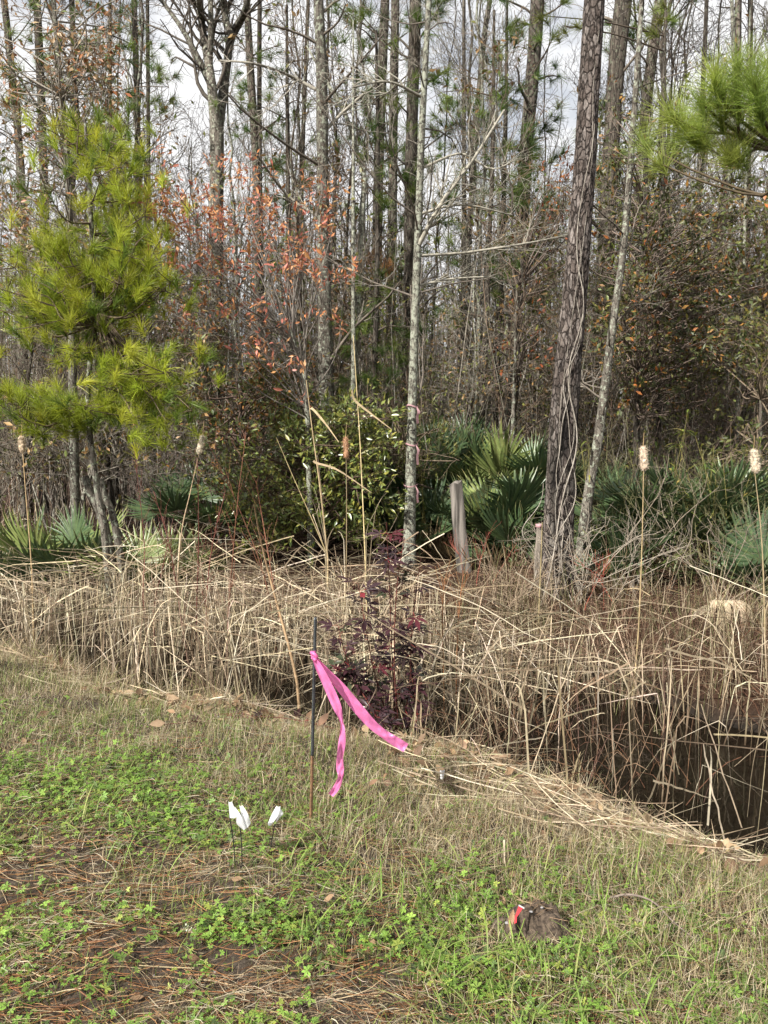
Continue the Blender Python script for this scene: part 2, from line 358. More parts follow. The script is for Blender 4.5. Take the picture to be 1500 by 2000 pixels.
def tufts(mb, rng, pos, d, n, Ln, w, cols, p=None, spread=(0.25, 1.2), back=0.10, S=3, droop=0.12):
    K = len(pos); k = np.repeat(np.arange(K), n); m = K * n
    D = nrm(np.asarray(d, float))[k]; pr = rdir(rng, m); pr = nrm(pr - D * (pr * D).sum(1, keepdims=True))
    a = rng.uniform(*spread, m)[:, None]; dr = nrm(D * np.cos(a) + pr * np.sin(a))
    ln = Ln * rng.uniform(0.6, 1.1, m)[:, None] * (rng.uniform(0.8, 1.15, K)[k])[:, None]
    st = np.asarray(pos)[k] - D * rng.uniform(0, back, m)[:, None]
    t = np.linspace(0, 1, S)
    P = st[:, None] + dr[:, None] * (ln[:, None] * t[None, :, None]); P[:, :, 2] -= (droop * ln * t[None] ** 2)
    side = nrm(np.cross(dr, rdir(rng, m)))
    tc_ = pick(rng, cols, K, 0.14, p)[k] * rng.uniform(0.75, 1.25, (m, 1))
    mb.strips(P, w * np.linspace(1, 0.35, S)[None], side, tc_)
LEAF4 = ([(0, 0, 0), (-0.5, 0.45, 0.04), (0, 0.5, -0.03), (0.5, 0.45, 0.04), (0, 1, -0.05)], [(0, 2, 1), (0, 3, 2), (1, 2, 4), (2, 3, 4)])
def bare_tree_mesh(rng, path, rad, n1, n2, n3, l1=(0.8, 2.2), l2=(0.35, 1.0), l3=(0.15, 0.5), t0=0.3, up=0.25, ang=(0.5, 1.1)):
    P = path[None]; Rr = rad[None]
    B1, r1 = spawn(rng, P, Rr, n1, t0, 0.98, *l1, 7, ang=ang, up=up, wig=0.16, rk=0.42, rmin=0.004)
    B2, r2 = spawn(rng, B1, r1, n2, 0.15, 1.0, *l2, 5, up=up * 0.6, wig=0.2, rk=0.55, rmin=0.0025)
    B3, r3 = spawn(rng, B2, r2, n3, 0.1, 1.0, *l3, 4, up=up * 0.4, wig=0.25, rk=0.6, rmin=0.0016)
    return (B1, r1), (B2, r2), (B3, r3)

WS = 1.0
def px_path(pts, Yd, n, ext_top=0.0, rng=None, wig=0.0):
    """pixel outline of a trunk (x, y, width) standing at distance Yd -> world path from the ground up, with radii"""
    P = np.array([at(x, y, Yd) for x, y, w in pts]); rr = np.array([w * Yd / F / 2 for x, y, w in pts]) * WS
    if P[0, 2] > P[-1, 2]: P = P[::-1]; rr = rr[::-1]
    d = P[1] - P[0]; d = d / max(d[2], 1e-3)
    zg = float(gz(P[0, 0], P[0, 1])) - 0.12
    if P[0, 2] > zg + 0.05:
        b_ = P[0] + d * 0.35 * (zg - P[0, 2]) ; b_[2] = zg; P = np.vstack([b_, P]); rr = np.append(rr[0] * 1.12, rr)
    if ext_top > 0:
        d = nrm(P[-1] - P[-2]); e1 = P[-1] + d * ext_top * 0.5; e2 = P[-1] + d * ext_top + np.array([0, 0, 0.0])
        P = np.vstack([P, e1, e2]); rr = np.append(rr, [rr[-1] * 0.75, rr[-1] * 0.35])
    z = P[:, 2]; zz = np.linspace(z[0], z[-1], n)
    seg = catmull(P, n * 3); o = np.argsort(seg[:, 2]); seg = seg[o]
    out = np.stack([np.interp(zz, seg[:, 2], seg[:, 0]), np.interp(zz, seg[:, 2], seg[:, 1]), zz], 1)
    if rng is not None and wig > 0: out[:, :2] += np.cumsum(rng.normal(0, wig, (n, 2)), 0) * np.linspace(0, 1, n)[:, None]
    return out, np.interp(zz, z, rr)
# crown of a tall pine, shared by the pines whose tops rise out of the picture
rng = np.random.default_rng(21)
GREEN_P = [(0.08, 0.135, 0.03), (0.11, 0.17, 0.036), (0.155, 0.205, 0.042)]
mbn = MB(); mbb = MB()
axp = np.stack([np.zeros(8), np.zeros(8), np.linspace(-2.4, 1.6, 8)], 1)[None]
b1, r1 = spawn(rng, axp, np.full((1, 8), 0.06), 26, 0.05, 1.0, 0.9, 2.0, 6, ang=(0.8, 1.3), up=0.25, rk=0.5, rmin=0.01)
b2, r2 = spawn(rng, b1, r1, 90, 0.3, 1.0, 0.3, 0.7, 4, up=0.3, rmin=0.005)
mbb.tubes(axp, np.linspace(0.07, 0.02, 8)[None], 5, (0.12, 0.09, 0.07)); mbb.tubes(b1, r1, 4, (0.12, 0.09, 0.07)); mbb.tubes(b2, r2, 3, (0.12, 0.09, 0.07))
ep = np.concatenate([b1[:, -1], b2[:, -1], b2[:, 2]]); ed = np.concatenate([b1[:, -1] - b1[:, -2], b2[:, -1] - b2[:, -2], b2[:, 2] - b2[:, 1]])
tufts(mbn, rng, ep, ed, 46, 0.2, 0.006, GREEN_P, S=2)
ME_crown = mbn.mesh('crown'); ME_crown.materials.append(M_needle)
ME_crownb = mbb.mesh('crown_branch'); ME_crownb.materials.append(M_twig)

def trunk_mesh(path, rad, sides=12, rng=None, rough=0.05):
    mb = MB(); mb.tubes(path, rad, sides)
    if rng is not None:
        v = mb.v[0]; S = len(path); c = np.repeat(path, sides, 0); d = v - c
        a = np.tile(np.arange(sides), S); zz = c[:, 2]
        k = 1 + rough * (fbm(np.cos(a * 2 * math.pi / sides) * 2 + 9, zz * 2.2 + np.sin(a * 2 * math.pi / sides) * 2, int(rng.integers(99)), 3) - 0.5) * 4
        mb.v[0] = c + d * k[:, None]
    return mb
def tall_tree(name, label, cat, pts, Yd, mat, seed, ext=5.0, group=None, crown=True, stubs=6, twigs=0, wig=0.0, sides=12, tuft_n=0, tuft_t=(0.3, 0.9), stublen=(0.3, 1.2), crown_scale=1.0, leafy=None):
    rng = np.random.default_rng(seed)
    path, rad = px_path(pts, Yd, 40, ext, rng, wig)
    base = path[0].copy()
    flare = 1 + 0.35 * np.exp(-np.linspace(0, path[-1, 2] - path[0, 2], 40) / 0.18)
    root = thing(name, label, cat, base, group)
    trunk_mesh(path, rad * flare, sides, rng).obj('trunk', mat, root, base, True)
    if stubs:
        mb = MB(); B, r = spawn(rng, path[None], rad[None], stubs, 0.15, 0.85, *stublen, 6, ang=(0.9, 1.5), up=0.1, wig=0.15, rk=0.28, rmin=0.006)
        for i in range(len(B)):
            bm1 = MB(); bm1.tubes(B[i], r[i], 5, (0.13, 0.11, 0.09)); bm1.obj('branch', M_twig, root, base)
        if twigs:
            B2, r2 = spawn(rng, B, r, twigs, 0.2, 1.0, 0.25, 0.8, 5, up=0.1, wig=0.25, rk=0.5, rmin=0.0025); mb.tubes(B2, r2, 3, (0.2, 0.18, 0.15))
            B3, r3 = spawn(rng, B2, r2, twigs * 2, 0.2, 1.0, 0.12, 0.4, 4, up=0.1, wig=0.25, rk=0.6, rmin=0.0018); mb.tubes(B3, r3, 3, (0.22, 0.2, 0.17))
        if twigs: setkind(mb.obj('twigs', M_twig, root, base), 'stuff')
    if tuft_n:
        mt = MB(); B, r = spawn(rng, path[None], rad[None], tuft_n // 3, tuft_t[0], tuft_t[1], 0.5, 1.5, 6, ang=(0.9, 1.4), up=0.12, wig=0.14, rk=0.2, rmin=0.006)
        B2, r2 = spawn(rng, B, r, tuft_n, 0.35, 1.0, 0.15, 0.5, 4, up=0.25, rmin=0.004)
        mb = MB(); mb.tubes(B2, r2, 3, (0.11, 0.09, 0.07)); setkind(mb.obj('twigs', M_twig, root, base), 'stuff')
        for i in range(len(B)):
            bm1 = MB(); bm1.tubes(B[i], r[i], 5, (0.11, 0.09, 0.07)); bm1.obj('bough', M_twig, root, base)
        tufts(mt, rng, np.concatenate([B[:, -1], B2[:, -1]]), np.concatenate([B[:, -1] - B[:, -2], B2[:, -1] - B2[:, -2]]), 80, 0.22, 0.0055, GREEN_P, S=2)
        setkind(mt.obj('needles', M_needle, root, base), 'stuff')
    if crown:
        for nm, me in (('crown', ME_crown), ('crown_branches', ME_crownb)):
            o = mobj(nm, me, None, root, path[-1] - base); o.rotation_euler = (0, 0, rng.uniform(0, 6.28)); o.scale = (crown_scale,) * 3
    return root, path, rad

# ------------------------------------------------------------------ the pine by the ditch
def main_pine():
    rng = np.random.default_rng(3)
    pts = [(1161, 0, 37), (1150, 180, 38), (1140, 350, 40), (1124, 560, 44), (1106, 750, 50), (1094, 950, 54), (1088, 1130, 60)]
    path, rad = px_path(pts, 7.3, 420, 6.5)
    base = path[0].copy()
    root = thing('pine_tree', 'stout pine with deeply plated bark and pale vines climbing it, beside the ditch', 'tree', base)
    S, n = 420, 72
    h = path[:, 2] - base[2]
    rad = rad * (1 + 0.3 * np.exp(-h / 0.15))
    a = np.arange(n) * 2 * math.pi / n
    A, H = np.meshgrid(a, h)
    # plates: nearest / second nearest of jittered seeds on the unrolled trunk
    circ = 2 * math.pi * 0.14; NU = 13
    U = A / (2 * math.pi) * NU; Vv = H * (NU / circ) * 0.36
    U = U + (fbm(A * 3 + 3, H * 11, 4, 4) - 0.5) * 1.1; Vv = Vv + (fbm(A * 4 + 5, H * 8, 8, 4) - 0.5) * 1.2
    i0 = np.floor(U); j0 = np.floor(Vv); d1 = np.full(U.shape, 9.0); d2 = np.full(U.shape, 9.0); cid = np.zeros(U.shape)
    for di in (-1, 0, 1):
        for dj in (-1, 0, 1):
            ii = i0 + di; jj = j0 + dj; iw = np.mod(ii, NU)
            sx = ii + 0.15 + 0.7 * _hash(iw, jj, 1); sy = jj + 0.15 + 0.7 * _hash(iw, jj, 2)
            d = np.hypot(U - sx, Vv - sy); c = _hash(iw, jj, 5)
            closer = d < d1; d2 = np.where(closer, d1, np.minimum(d2, d)); cid = np.where(closer, c, cid); d1 = np.where(closer, d, d1)
    e = np.clip((d2 - d1) / 0.22, 0, 1)
    disp = e ** 0.6 * 0.012 + cid * 0.006 * e + (fbm(A * 8, H * 30, 2, 3) - 0.5) * 0.006
    rr = rad[:, None] + disp * np.clip(rad[:, None] / 0.13, 0.3, 1) - 0.008
    vv = np.stack([path[:, 0][:, None] + np.cos(A) * rr, path[:, 1][:, None] + np.sin(A) * rr, np.repeat(path[:, 2][:, None], n, 1)], -1)
    idx = np.arange(S * n).reshape(S, n)
    q = np.stack([idx[:-1], np.roll(idx, -1, 1)[:-1], np.roll(idx, -1, 1)[1:], idx[1:]], -1).reshape(-1, 4)
    dark_patch = np.clip((fbm(A * 1.5 + 2, H * 1.1, 31, 4) - 0.47) * 7, 0, 1) * np.clip((2.6 - H) / 0.9, 0, 1)      # black patches on the lower bark
    pale = np.clip((fbm(A * 3 + 7, H * 4, 77, 4) - 0.52) * 8, 0, 1) * np.clip((3.0 - H) / 1.0, 0, 1) * 0.6
    tone = (0.8 + 0.4 * cid) * (0.5 + 0.5 * e) * (0.65 + 0.7 * fbm(A * 9, H * 22, 12, 3))
    cc = tone[..., None] * np.array([1.1, 1.06, 1.04]) * (1 - 0.85 * dark_patch[..., None]) + pale[..., None] * np.array([0.7, 0.75, 0.7])
    mb = MB(); mb.add(vv, q, cc.reshape(-1, 3)); mb.obj('trunk', M_pine, root, base, False)
    for nm, me in (('crown', ME_crown), ('crown_branches', ME_crownb)):
        o = mobj(nm, me, None, root, path[-1] - base); o.scale = (1.3,) * 3
    return root, path, rad
PINE, PINE_path, PINE_rad = main_pine()

# ------------------------------------------------------------------ trees one can tell apart
gp = 'tall pines standing in the wood'
TREES = [
 ('lichen_tree', 'slim straight tree with pale lichen bark and three pink tapes tied round it', 'tree', [(838, 0, 12), (824, 250, 15), (815, 500, 17), (806, 770, 20), (803, 900, 24), (799, 1060, 29)], 8.7, M_lichen, 1, dict(crown=False, ext=3.5, stubs=16, twigs=110, stublen=(0.8, 2.4))),
 ('pine_tree', 'dark pine just behind the lichen-barked tree, bough stubs along it', 'tree', [(812, 0, 26), (803, 300, 26), (800, 600, 28), (795, 800, 30)], 14.0, M_dark, 2, dict(stubs=12, twigs=30, tuft_n=60, tuft_t=(0.25, 0.66))),
 ('pine_tree', 'greyish pine in the close pair behind the lichen-barked tree', 'tree', [(752, 0, 20), (742, 250, 22), (736, 500, 24), (730, 760, 24)], 15.5, M_pine2, 3, dict(stubs=10, twigs=40, tuft_n=40, tuft_t=(0.3, 0.66))),
 ('pine_tree', 'mossy pine in the close pair behind the lichen-barked tree', 'tree', [(772, 0, 18), (768, 280, 20), (765, 500, 22), (762, 800, 24)], 16.5, M_pine2, 4, dict(stubs=10, tuft_n=24, tuft_t=(0.3, 0.7))),
 ('pine_tree', 'tall pine leaning away from the plated pine, brown scaly bark', 'tree', [(1050, 0, 30), (1043, 110, 30), (1025, 330, 30), (1012, 560, 28), (992, 760, 28), (980, 900, 30)], 13.0, M_pine2, 5, dict(stubs=10, twigs=30, tuft_n=40, tuft_t=(0.28, 0.62))),
 ('pine_tree', 'dark thick pine close behind the plated pine, leaves creeping up it', 'tree', [(1217, 0, 38), (1204, 130, 38), (1192, 320, 36), (1180, 560, 36), (1168, 900, 40)], 12.5, M_dark, 6, dict(stubs=8, twigs=30, tuft_n=36, tuft_t=(0.25, 0.62))),
 ('pine_tree', 'mid-brown leaning pine next to the dark thick one', 'tree', [(1290, 0, 24), (1268, 150, 24), (1248, 380, 22), (1232, 600, 22), (1220, 850, 24)], 14.0, M_pine2, 7, dict(stubs=8, twigs=30, tuft_n=36, tuft_t=(0.25, 0.62))),
 ('leaning_tree', 'thin bent grey trunk leaning out from the foot of the plated pine', 'tree', [(1254, 0, 11), (1238, 230, 13), (1218, 480, 16), (1196, 640, 18), (1168, 860, 22), (1150, 960, 24), (1132, 1120, 30)], 8.2, M_grey, 8, dict(crown=False, ext=3, stubs=12, twigs=70, stublen=(0.4, 1.6))),
 ('hardwood_tree', 'grey furrowed trunk rising behind the red-leaved sapling', 'tree', [(622, 0, 22), (628, 130, 25), (631, 400, 28), (636, 700, 34), (640, 1000, 42)], 11.0, M_grey, 9, dict(crown=False, ext=4, stubs=14, twigs=80, stublen=(0.6, 2.2))),
 ('pine_tree', 'slender dark pine with a thinner twin beside it', 'tree', [(482, 0, 15), (490, 150, 17), (500, 330, 18), (506, 600, 20)], 16.0, M_pine2, 10, dict(stubs=8, tuft_n=20, tuft_t=(0.4, 0.75))),
 ('pine_tree', 'thinner twin of the slender dark pine', 'tree', [(507, 0, 10), (507, 300, 11), (512, 600, 12)], 17.0, M_dark, 11, dict(stubs=8, tuft_n=36, tuft_t=(0.3, 0.68))),
 ('pine_tree', 'slim straight pine behind the brown-leaved tree', 'tree', [(262, 0, 12), (268, 220, 13), (272, 500, 14)], 17.0, M_pine2, 12, dict(stubs=8, tuft_n=30, tuft_t=(0.35, 0.8))),
 ('pine_tree', 'very thin pine pole behind the brown-leaved tree', 'tree', [(288, 0, 8), (290, 300, 9), (292, 600, 10)], 18.0, M_dark, 13, dict(stubs=8, tuft_n=24, tuft_t=(0.35, 0.8))),
 ('pine_tree', 'leaning brown pine behind the drooping young pine', 'tree', [(8, 0, 14), (24, 150, 16), (40, 320, 17), (44, 500, 20), (46, 800, 24)], 14.0, M_pine2, 14, dict(stubs=8, twigs=30, tuft_n=36, tuft_t=(0.3, 0.66))),
 ('pine_tree', 'dark straight pine behind the drooping young pine', 'tree', [(72, 0, 16), (82, 230, 18), (88, 480, 20), (84, 800, 24)], 15.0, M_dark, 15, dict(stubs=10, twigs=30, tuft_n=24, tuft_t=(0.5, 0.9))),
 ('pine_tree', 'brown pine with a lichen-dusted trunk behind the young pine top', 'tree', [(140, 0, 12), (146, 250, 14), (120, 640, 22), (110, 850, 26)], 16.0, M_dark, 16, dict(stubs=8, tuft_n=30, tuft_t=(0.5, 0.9))),
 ('slim_tree', 'thin pole tree between the furrowed trunk and the forked tree', 'tree', [(602, 0, 8), (597, 130, 9), (590, 330, 10), (584, 640, 12)], 15.0, M_dark, 17, dict(crown=False, stubs=8, twigs=30)),
 ('pine_tree', 'slim pine crossing behind thin twigs between two stouter pines', 'tree', [(957, 0, 11), (946, 70, 12), (930, 250, 13), (912, 520, 14), (892, 780, 16)], 16.0, M_pine2, 18, dict(stubs=9, twigs=20, tuft_n=18, tuft_t=(0.3, 0.6))),
 ('young_pine', 'thin dark-needled pine between two stouter pines', 'tree', [(990, 60, 6), (988, 200, 9), (982, 450, 11), (968, 780, 14)], 13.5, M_dark, 19, dict(crown=False, ext=1.0, stubs=8, tuft_n=64, tuft_t=(0.3, 1.0))),
 ('crooked_tree', 'pale crooked limb-like trunk twisting upward beside the furrowed trunk', 'tree', [(655, 190, 9), (680, 235, 10), (698, 300, 11), (712, 345, 12), (706, 430, 12), (700, 560, 13), (694, 760, 15), (690, 900, 16)], 11.5, M_lichen, 20, dict(crown=False, ext=0.8, stubs=9, twigs=60, stublen=(0.5, 1.8))),
 ('pine_tree', 'brown pine behind the bright needle bough', 'tree', [(1442, 0, 15), (1436, 200, 17), (1412, 420, 24), (1392, 560, 24), (1372, 800, 26)], 13.0, M_pine2, 21, dict(stubs=8, twigs=30)),
 ('pine_tree', 'dark narrow pine behind the bright needle bough', 'tree', [(1466, 0, 11), (1462, 300, 12), (1455, 700, 14)], 16.0, M_dark, 22, dict(stubs=8, twigs=20, tuft_n=36, tuft_t=(0.3, 0.68))),
 ('slim_tree', 'dark slim trunk above the cane leaves', 'tree', [(1364, 380, 12), (1358, 520, 13), (1350, 700, 22), (1346, 880, 26)], 12.5, M_dark, 23, dict(crown=False, ext=5, stubs=8, twigs=40)),
 ('slim_tree', 'thin white-barked pole near the cane leaves', 'tree', [(1456, 380, 6), (1450, 620, 8), (1440, 820, 9)], 11.5, M_lichen, 24, dict(crown=False, ext=4, stubs=9, twigs=50)),
 ('slim_tree', 'brown-black slanting trunk beyond the cattail with a feathery head', 'tree', [(1540, 300, 16), (1496, 560, 18), (1470, 700, 20), (1452, 880, 22)], 12.5, M_dark, 25, dict(crown=False, ext=4, stubs=8, twigs=30)),
 ('hardwood_tree', 'slim dark hardwood between the leaning pine and the lichen-barked tree', 'tree', [(906, 300, 10), (906, 500, 12), (898, 760, 14)], 17.0, M_dark, 26, dict(crown=False, ext=6, stubs=10, twigs=60)),
 ('slim_tree', 'pale lichen pole just past the green shrub', 'tree', [(690, 600, 9), (690, 750, 11), (688, 880, 12), (684, 1000, 13)], 10.2, M_lichen, 27, dict(crown=False, ext=3.5, stubs=8, twigs=40)),
]
TP = {}
for k_ in range(1):
    WS = 0.84
for k, (nm, lb, ct, pts, Yd, mt, sd_, kw) in enumerate(TREES):
    kw = dict(kw)
    r_, p_, q_ = tall_tree(nm, lb, ct, pts, Yd, mt, 100 + sd_, **kw); TP[k] = (r_, p_, q_)
WS = 1.0
def limbs(k, lines, Yd, seed, c, n2=40, n3=90):
    rng = np.random.default_rng(seed); root = TP[k][0]; base = TP[k][1][0]; mtw = MB()
    for L_ in lines:
        m = len(L_); P = catmull([at(x, y, Yd + (i / m) * rng.normal(0, 0.5)) for i, (x, y, w) in enumerate(L_)], 14); r = np.interp(np.linspace(0, 1, 14), np.linspace(0, 1, m), [w * Yd / F / 2 for x, y, w in L_])
        lm = MB(); lm.tubes(P, r, 6, c); lm.obj('limb', M_twig, root, base, True)
        b2, r2 = spawn(rng, P[None], r[None], n2, 0.15, 1.0, 0.3, 1.0, 6, up=0.1, wig=0.2, rk=0.5, rmin=0.003); b3, r3 = spawn(rng, b2, r2, n3, 0.15, 1.0, 0.12, 0.5, 4, up=0.05, wig=0.25, rk=0.6, rmin=0.002)
        mtw.tubes(b2, r2, 3, np.array(c) * 1.05); mtw.tubes(b3, r3, 3, np.array(c) * 1.1)
    setkind(mtw.obj('twigs', M_twig, root, base), 'stuff')
limbs(0, [[(815, 485, 9), (860, 400, 8), (925, 310, 6), (985, 215, 4)], [(812, 500, 6), (900, 494, 5), (1000, 480, 4), (1100, 462, 3)], [(820, 330, 6), (900, 300, 4), (960, 330, 3), (1010, 310, 2)], [(806, 560, 6), (880, 545, 4), (960, 540, 3)], [(825, 190, 6), (760, 160, 4), (690, 170, 3)], [(812, 420, 6), (900, 400, 4), (1000, 420, 3)]], 8.7, 5, (0.30, 0.28, 0.23), 16, 40)
limbs(8, [[(626, 180, 8), (570, 150, 6), (500, 125, 4), (430, 118, 3)], [(630, 260, 8), (680, 210, 6), (740, 160, 4)], [(632, 430, 7), (560, 380, 5), (500, 300, 4)]], 11.0, 6, (0.26, 0.24, 0.2), 14, 36)
# forked hardwood
def forked_tree():
    rng = np.random.default_rng(55)
    Yd = 13.0
    path, rad = px_path([(424, 255, 26), (422, 420, 27), (418, 700, 30), (416, 900, 34)], Yd, 30)
    base = path[0].copy(); root = thing('forked_tree', 'dark hardwood forking into spreading bare limbs above the red-leaved sapling', 'tree', base)
    trunk_mesh(path, rad, 10, rng).obj('trunk', M_grey, root, base, True)
    limbs = [[(424, 265, 24), (410, 140, 16), (396, 60, 14), (386, -40, 12), (372, -200, 9)], [(424, 262, 22), (440, 150, 17), (452, 72, 15), (478, 20, 10), (498, -80, 8)], [(452, 74, 14), (438, 20, 11), (428, -60, 9)], [(414, 170, 14), (385, 110, 11), (355, 55, 9), (315, 0, 8), (270, -60, 6)], [(410, 130, 11), (412, 30, 10), (404, -80, 8)]]
    mtw = MB()
    for L_ in limbs:
        P = catmull([at(x, y, Yd + 0.15 * i * rng.normal()) for i, (x, y, w) in enumerate(L_)], 14); r = np.interp(np.linspace(0, 1, 14), np.linspace(0, 1, len(L_)), [w * Yd / F / 2 for x, y, w in L_])
        lm = MB(); lm.tubes(P, r, 8); lm.obj('limb', M_grey, root, base, True)
        (b1, r1), (b2, r2), (b3, r3) = bare_tree_mesh(rng, P, r, 12, 40, 110, (0.6, 2.0), t0=0.1)
        mtw.tubes(b1, r1, 4, (0.1, 0.085, 0.07)); mtw.tubes(b2, r2, 3, (0.13, 0.11, 0.09)); mtw.tubes(b3, r3, 3, (0.15, 0.12, 0.1))
    setkind(mtw.obj('twigs', M_twig, root, base), 'stuff')
forked_tree()

# ------------------------------------------------------------------ background hardwoods and poles
BARK = {'pale': ((0.24, 0.22, 0.18), M_lichen), 'grey': ((0.13, 0.112, 0.09), M_grey), 'brown': ((0.075, 0.058, 0.045), M_dark)}
BG = []
for v in range(9):
    rng = np.random.default_rng(300 + v)
    Ht = rng.uniform(8, 13); n = 22
    zz = np.linspace(-0.15, Ht, n); w = np.cumsum(rng.normal(0, 0.05, (n, 2)), 0); w -= w[0]
    path = np.column_stack([w * np.linspace(0.2, 1.3, n)[:, None], zz]); r0 = rng.uniform(0.03, 0.06); rad = np.linspace(r0, 0.008, n)
    kind = ['pale', 'grey', 'brown'][v % 3]
    tm = MB(); tm.tubes(path, rad, 6); me_t = tm.mesh('trunk', smooth=True); me_t.materials.append(BARK[kind][1])
    (b1, r1), (b2, r2), (b3, r3) = bare_tree_mesh(rng, path, rad, 26, 120, 420, (0.6, 2.0), (0.3, 1.0), (0.15, 0.5), t0=0.12, up=0.35)
    bm_ = MB(); c = np.array(BARK[kind][0]) * 0.8
    for b_, r_ in ((b1, r1), (b2, r2), (b3, r3)): bm_.tubes(b_, np.maximum(r_, 0.003), 3, c)
    me_b = bm_.mesh('branches'); me_b.materials.append(M_twig)
    BG.append((kind, me_t, me_b))
rng = np.random.default_rng(9)
LBL = {'pale': 'thin pale bare tree', 'grey': 'thin grey bare tree', 'brown': 'thin brown bare tree'}
SHORT = ['lichen-barked tree', 'dark pine behind the lichen-barked tree', 'greyish pine of the close pair', 'mossy pine of the close pair', 'leaning brown scaly pine', 'dark thick pine', 'mid-brown leaning pine', 'thin bent grey trunk', 'grey furrowed trunk', 'slender twin pines', 'thinner twin pine', 'slim straight pine', 'thin pine pole', 'leaning pine behind the young pine', 'dark straight pine', 'lichen-dusted brown pine', 'thin pole tree', 'slim pine amid twigs', 'thin dark-needled pine', 'pale crooked trunk', 'brown pine behind the needle bough', 'dark narrow pine', 'dark slim trunk by the cane', 'white-barked pole', 'slanting brown-black trunk', 'slim dark hardwood', 'pale lichen pole']
LM_ = [(SHORT[k], TP[k][1][0][:2]) for k in range(len(SHORT))] + [('forked tree', at(416, 900, 13.0)[:2])]
def near_tree(x, y):
    nm, p = min(LM_, key=lambda q: (q[1][0] - x) ** 2 + (q[1][1] - y) ** 2); d = math.hypot(p[0] - x, p[1] - y)
    return ('close to the ' if d < 2 else 'some way behind the ' if d < 7 else 'deep in the wood far behind the ') + nm
cnt = 0
for k in range(235):
    Yd = 12.5 + 34 * rng.uniform() ** 1.3; x = rng.uniform(-0.56, 0.56) * Yd
    kind, me_t, me_b = BG[rng.integers(9)]
    lb = LBL[kind] + ' ' + near_tree(x, Yd); o = thing('bare_tree', lb, 'tree', (x, Yd, float(gz(x, Yd))), 'bare trees: ' + lb)
    s_ = rng.uniform(0.75, 1.35); o.scale = (s_ * rng.uniform(0.8, 1.3),) * 2 + (s_,); o.rotation_euler = (rng.normal(0, 0.03), rng.normal(0, 0.03), rng.uniform(0, 6.28))
    mobj('trunk', me_t, None, o); setkind(mobj('branches', me_b, None, o), 'stuff')
SP = []
for v in range(6):
    rng = np.random.default_rng(400 + v); Ht = rng.uniform(3.5, 6.5); n = 16; w = np.cumsum(rng.normal(0, 0.06, (n, 2)), 0); w -= w[0]; path = np.column_stack([w, np.linspace(-0.1, Ht, n)]); rad = np.linspace(0.03, 0.006, n)
    tm = MB(); tm.tubes(path, rad, 6); me_t = tm.mesh('trunk', smooth=True); me_t.materials.append(M_dark if v % 2 else M_grey)
    (b1, r1), (b2, r2), (b3, r3) = bare_tree_mesh(rng, path, rad, 34, 190, 900, (0.6, 1.9), (0.3, 0.9), (0.12, 0.5), t0=0.1, up=0.15, ang=(0.6, 1.4)); c = ((0.16, 0.135, 0.105), (0.25, 0.225, 0.185), (0.15, 0.11, 0.08))[v % 3]
    bm_ = MB()
    for b_, r_ in ((b1, r1), (b2, r2), (b3, r3)): bm_.tubes(b_, np.maximum(r_, 0.0025), 3, c)
    me_b = bm_.mesh('twigs'); me_b.materials.append(M_twig)
    nl = (1300, 300, 2100, 200, 1300, 600)[v]; k = rng.integers(len(b3), size=nl); ml = MB(); ln = rng.uniform(0.05, 0.10, nl); ml.leaves(b3[k, rng.integers(1, 4, nl)], rdir(rng, nl) - [0, 0, 0.3], rdir(rng, nl) + [-0.2, -0.4, 0.5], ln, ln * 0.42, *LEAF4, pick(rng, [(0.13, 0.16, 0.042), (0.20, 0.20, 0.055), (0.25, 0.16, 0.065), (0.32, 0.20, 0.085)], nl, 0.2, [(.5, .35, .1, .05), (.2, .2, .3, .3), (.55, .35, .07, .03), (.1, .2, .4, .3), (.35, .3, .2, .15), (.15, .25, .3, .3)][v])); me_l = ml.mesh('leaves'); me_l.materials.append(M_leaf)
    SP.append((('twiggy olive-leaved', 'twiggy brown-leaved', 'leafy olive-green', 'nearly bare brown-leaved', 'olive and tan leaved', 'rusty-leaved')[v], me_t, me_b, me_l))
rng = np.random.default_rng(19)
for k in range(84):
    Yd = 10.6 + 15 * rng.uniform() ** 1.2; x = rng.uniform(-0.56, 0.56) * Yd; kd, me_t, me_b, me_l = SP[rng.integers(6)]; lb = kd + ' understory sapling ' + near_tree(x, Yd); o = thing('understory_sapling', lb, 'sapling', (x, Yd, float(gz(x, Yd))), 'saplings: ' + lb); s_ = rng.uniform(0.7, 1.45); o.scale = (s_,) * 3; o.rotation_euler = (rng.normal(0, 0.06), rng.normal(0, 0.06), rng.uniform(0, 6.28)); mobj('trunk', me_t, None, o); setkind(mobj('twigs', me_b, None, o), 'stuff'); setkind(mobj('leaves', me_l, None, o), 'stuff')
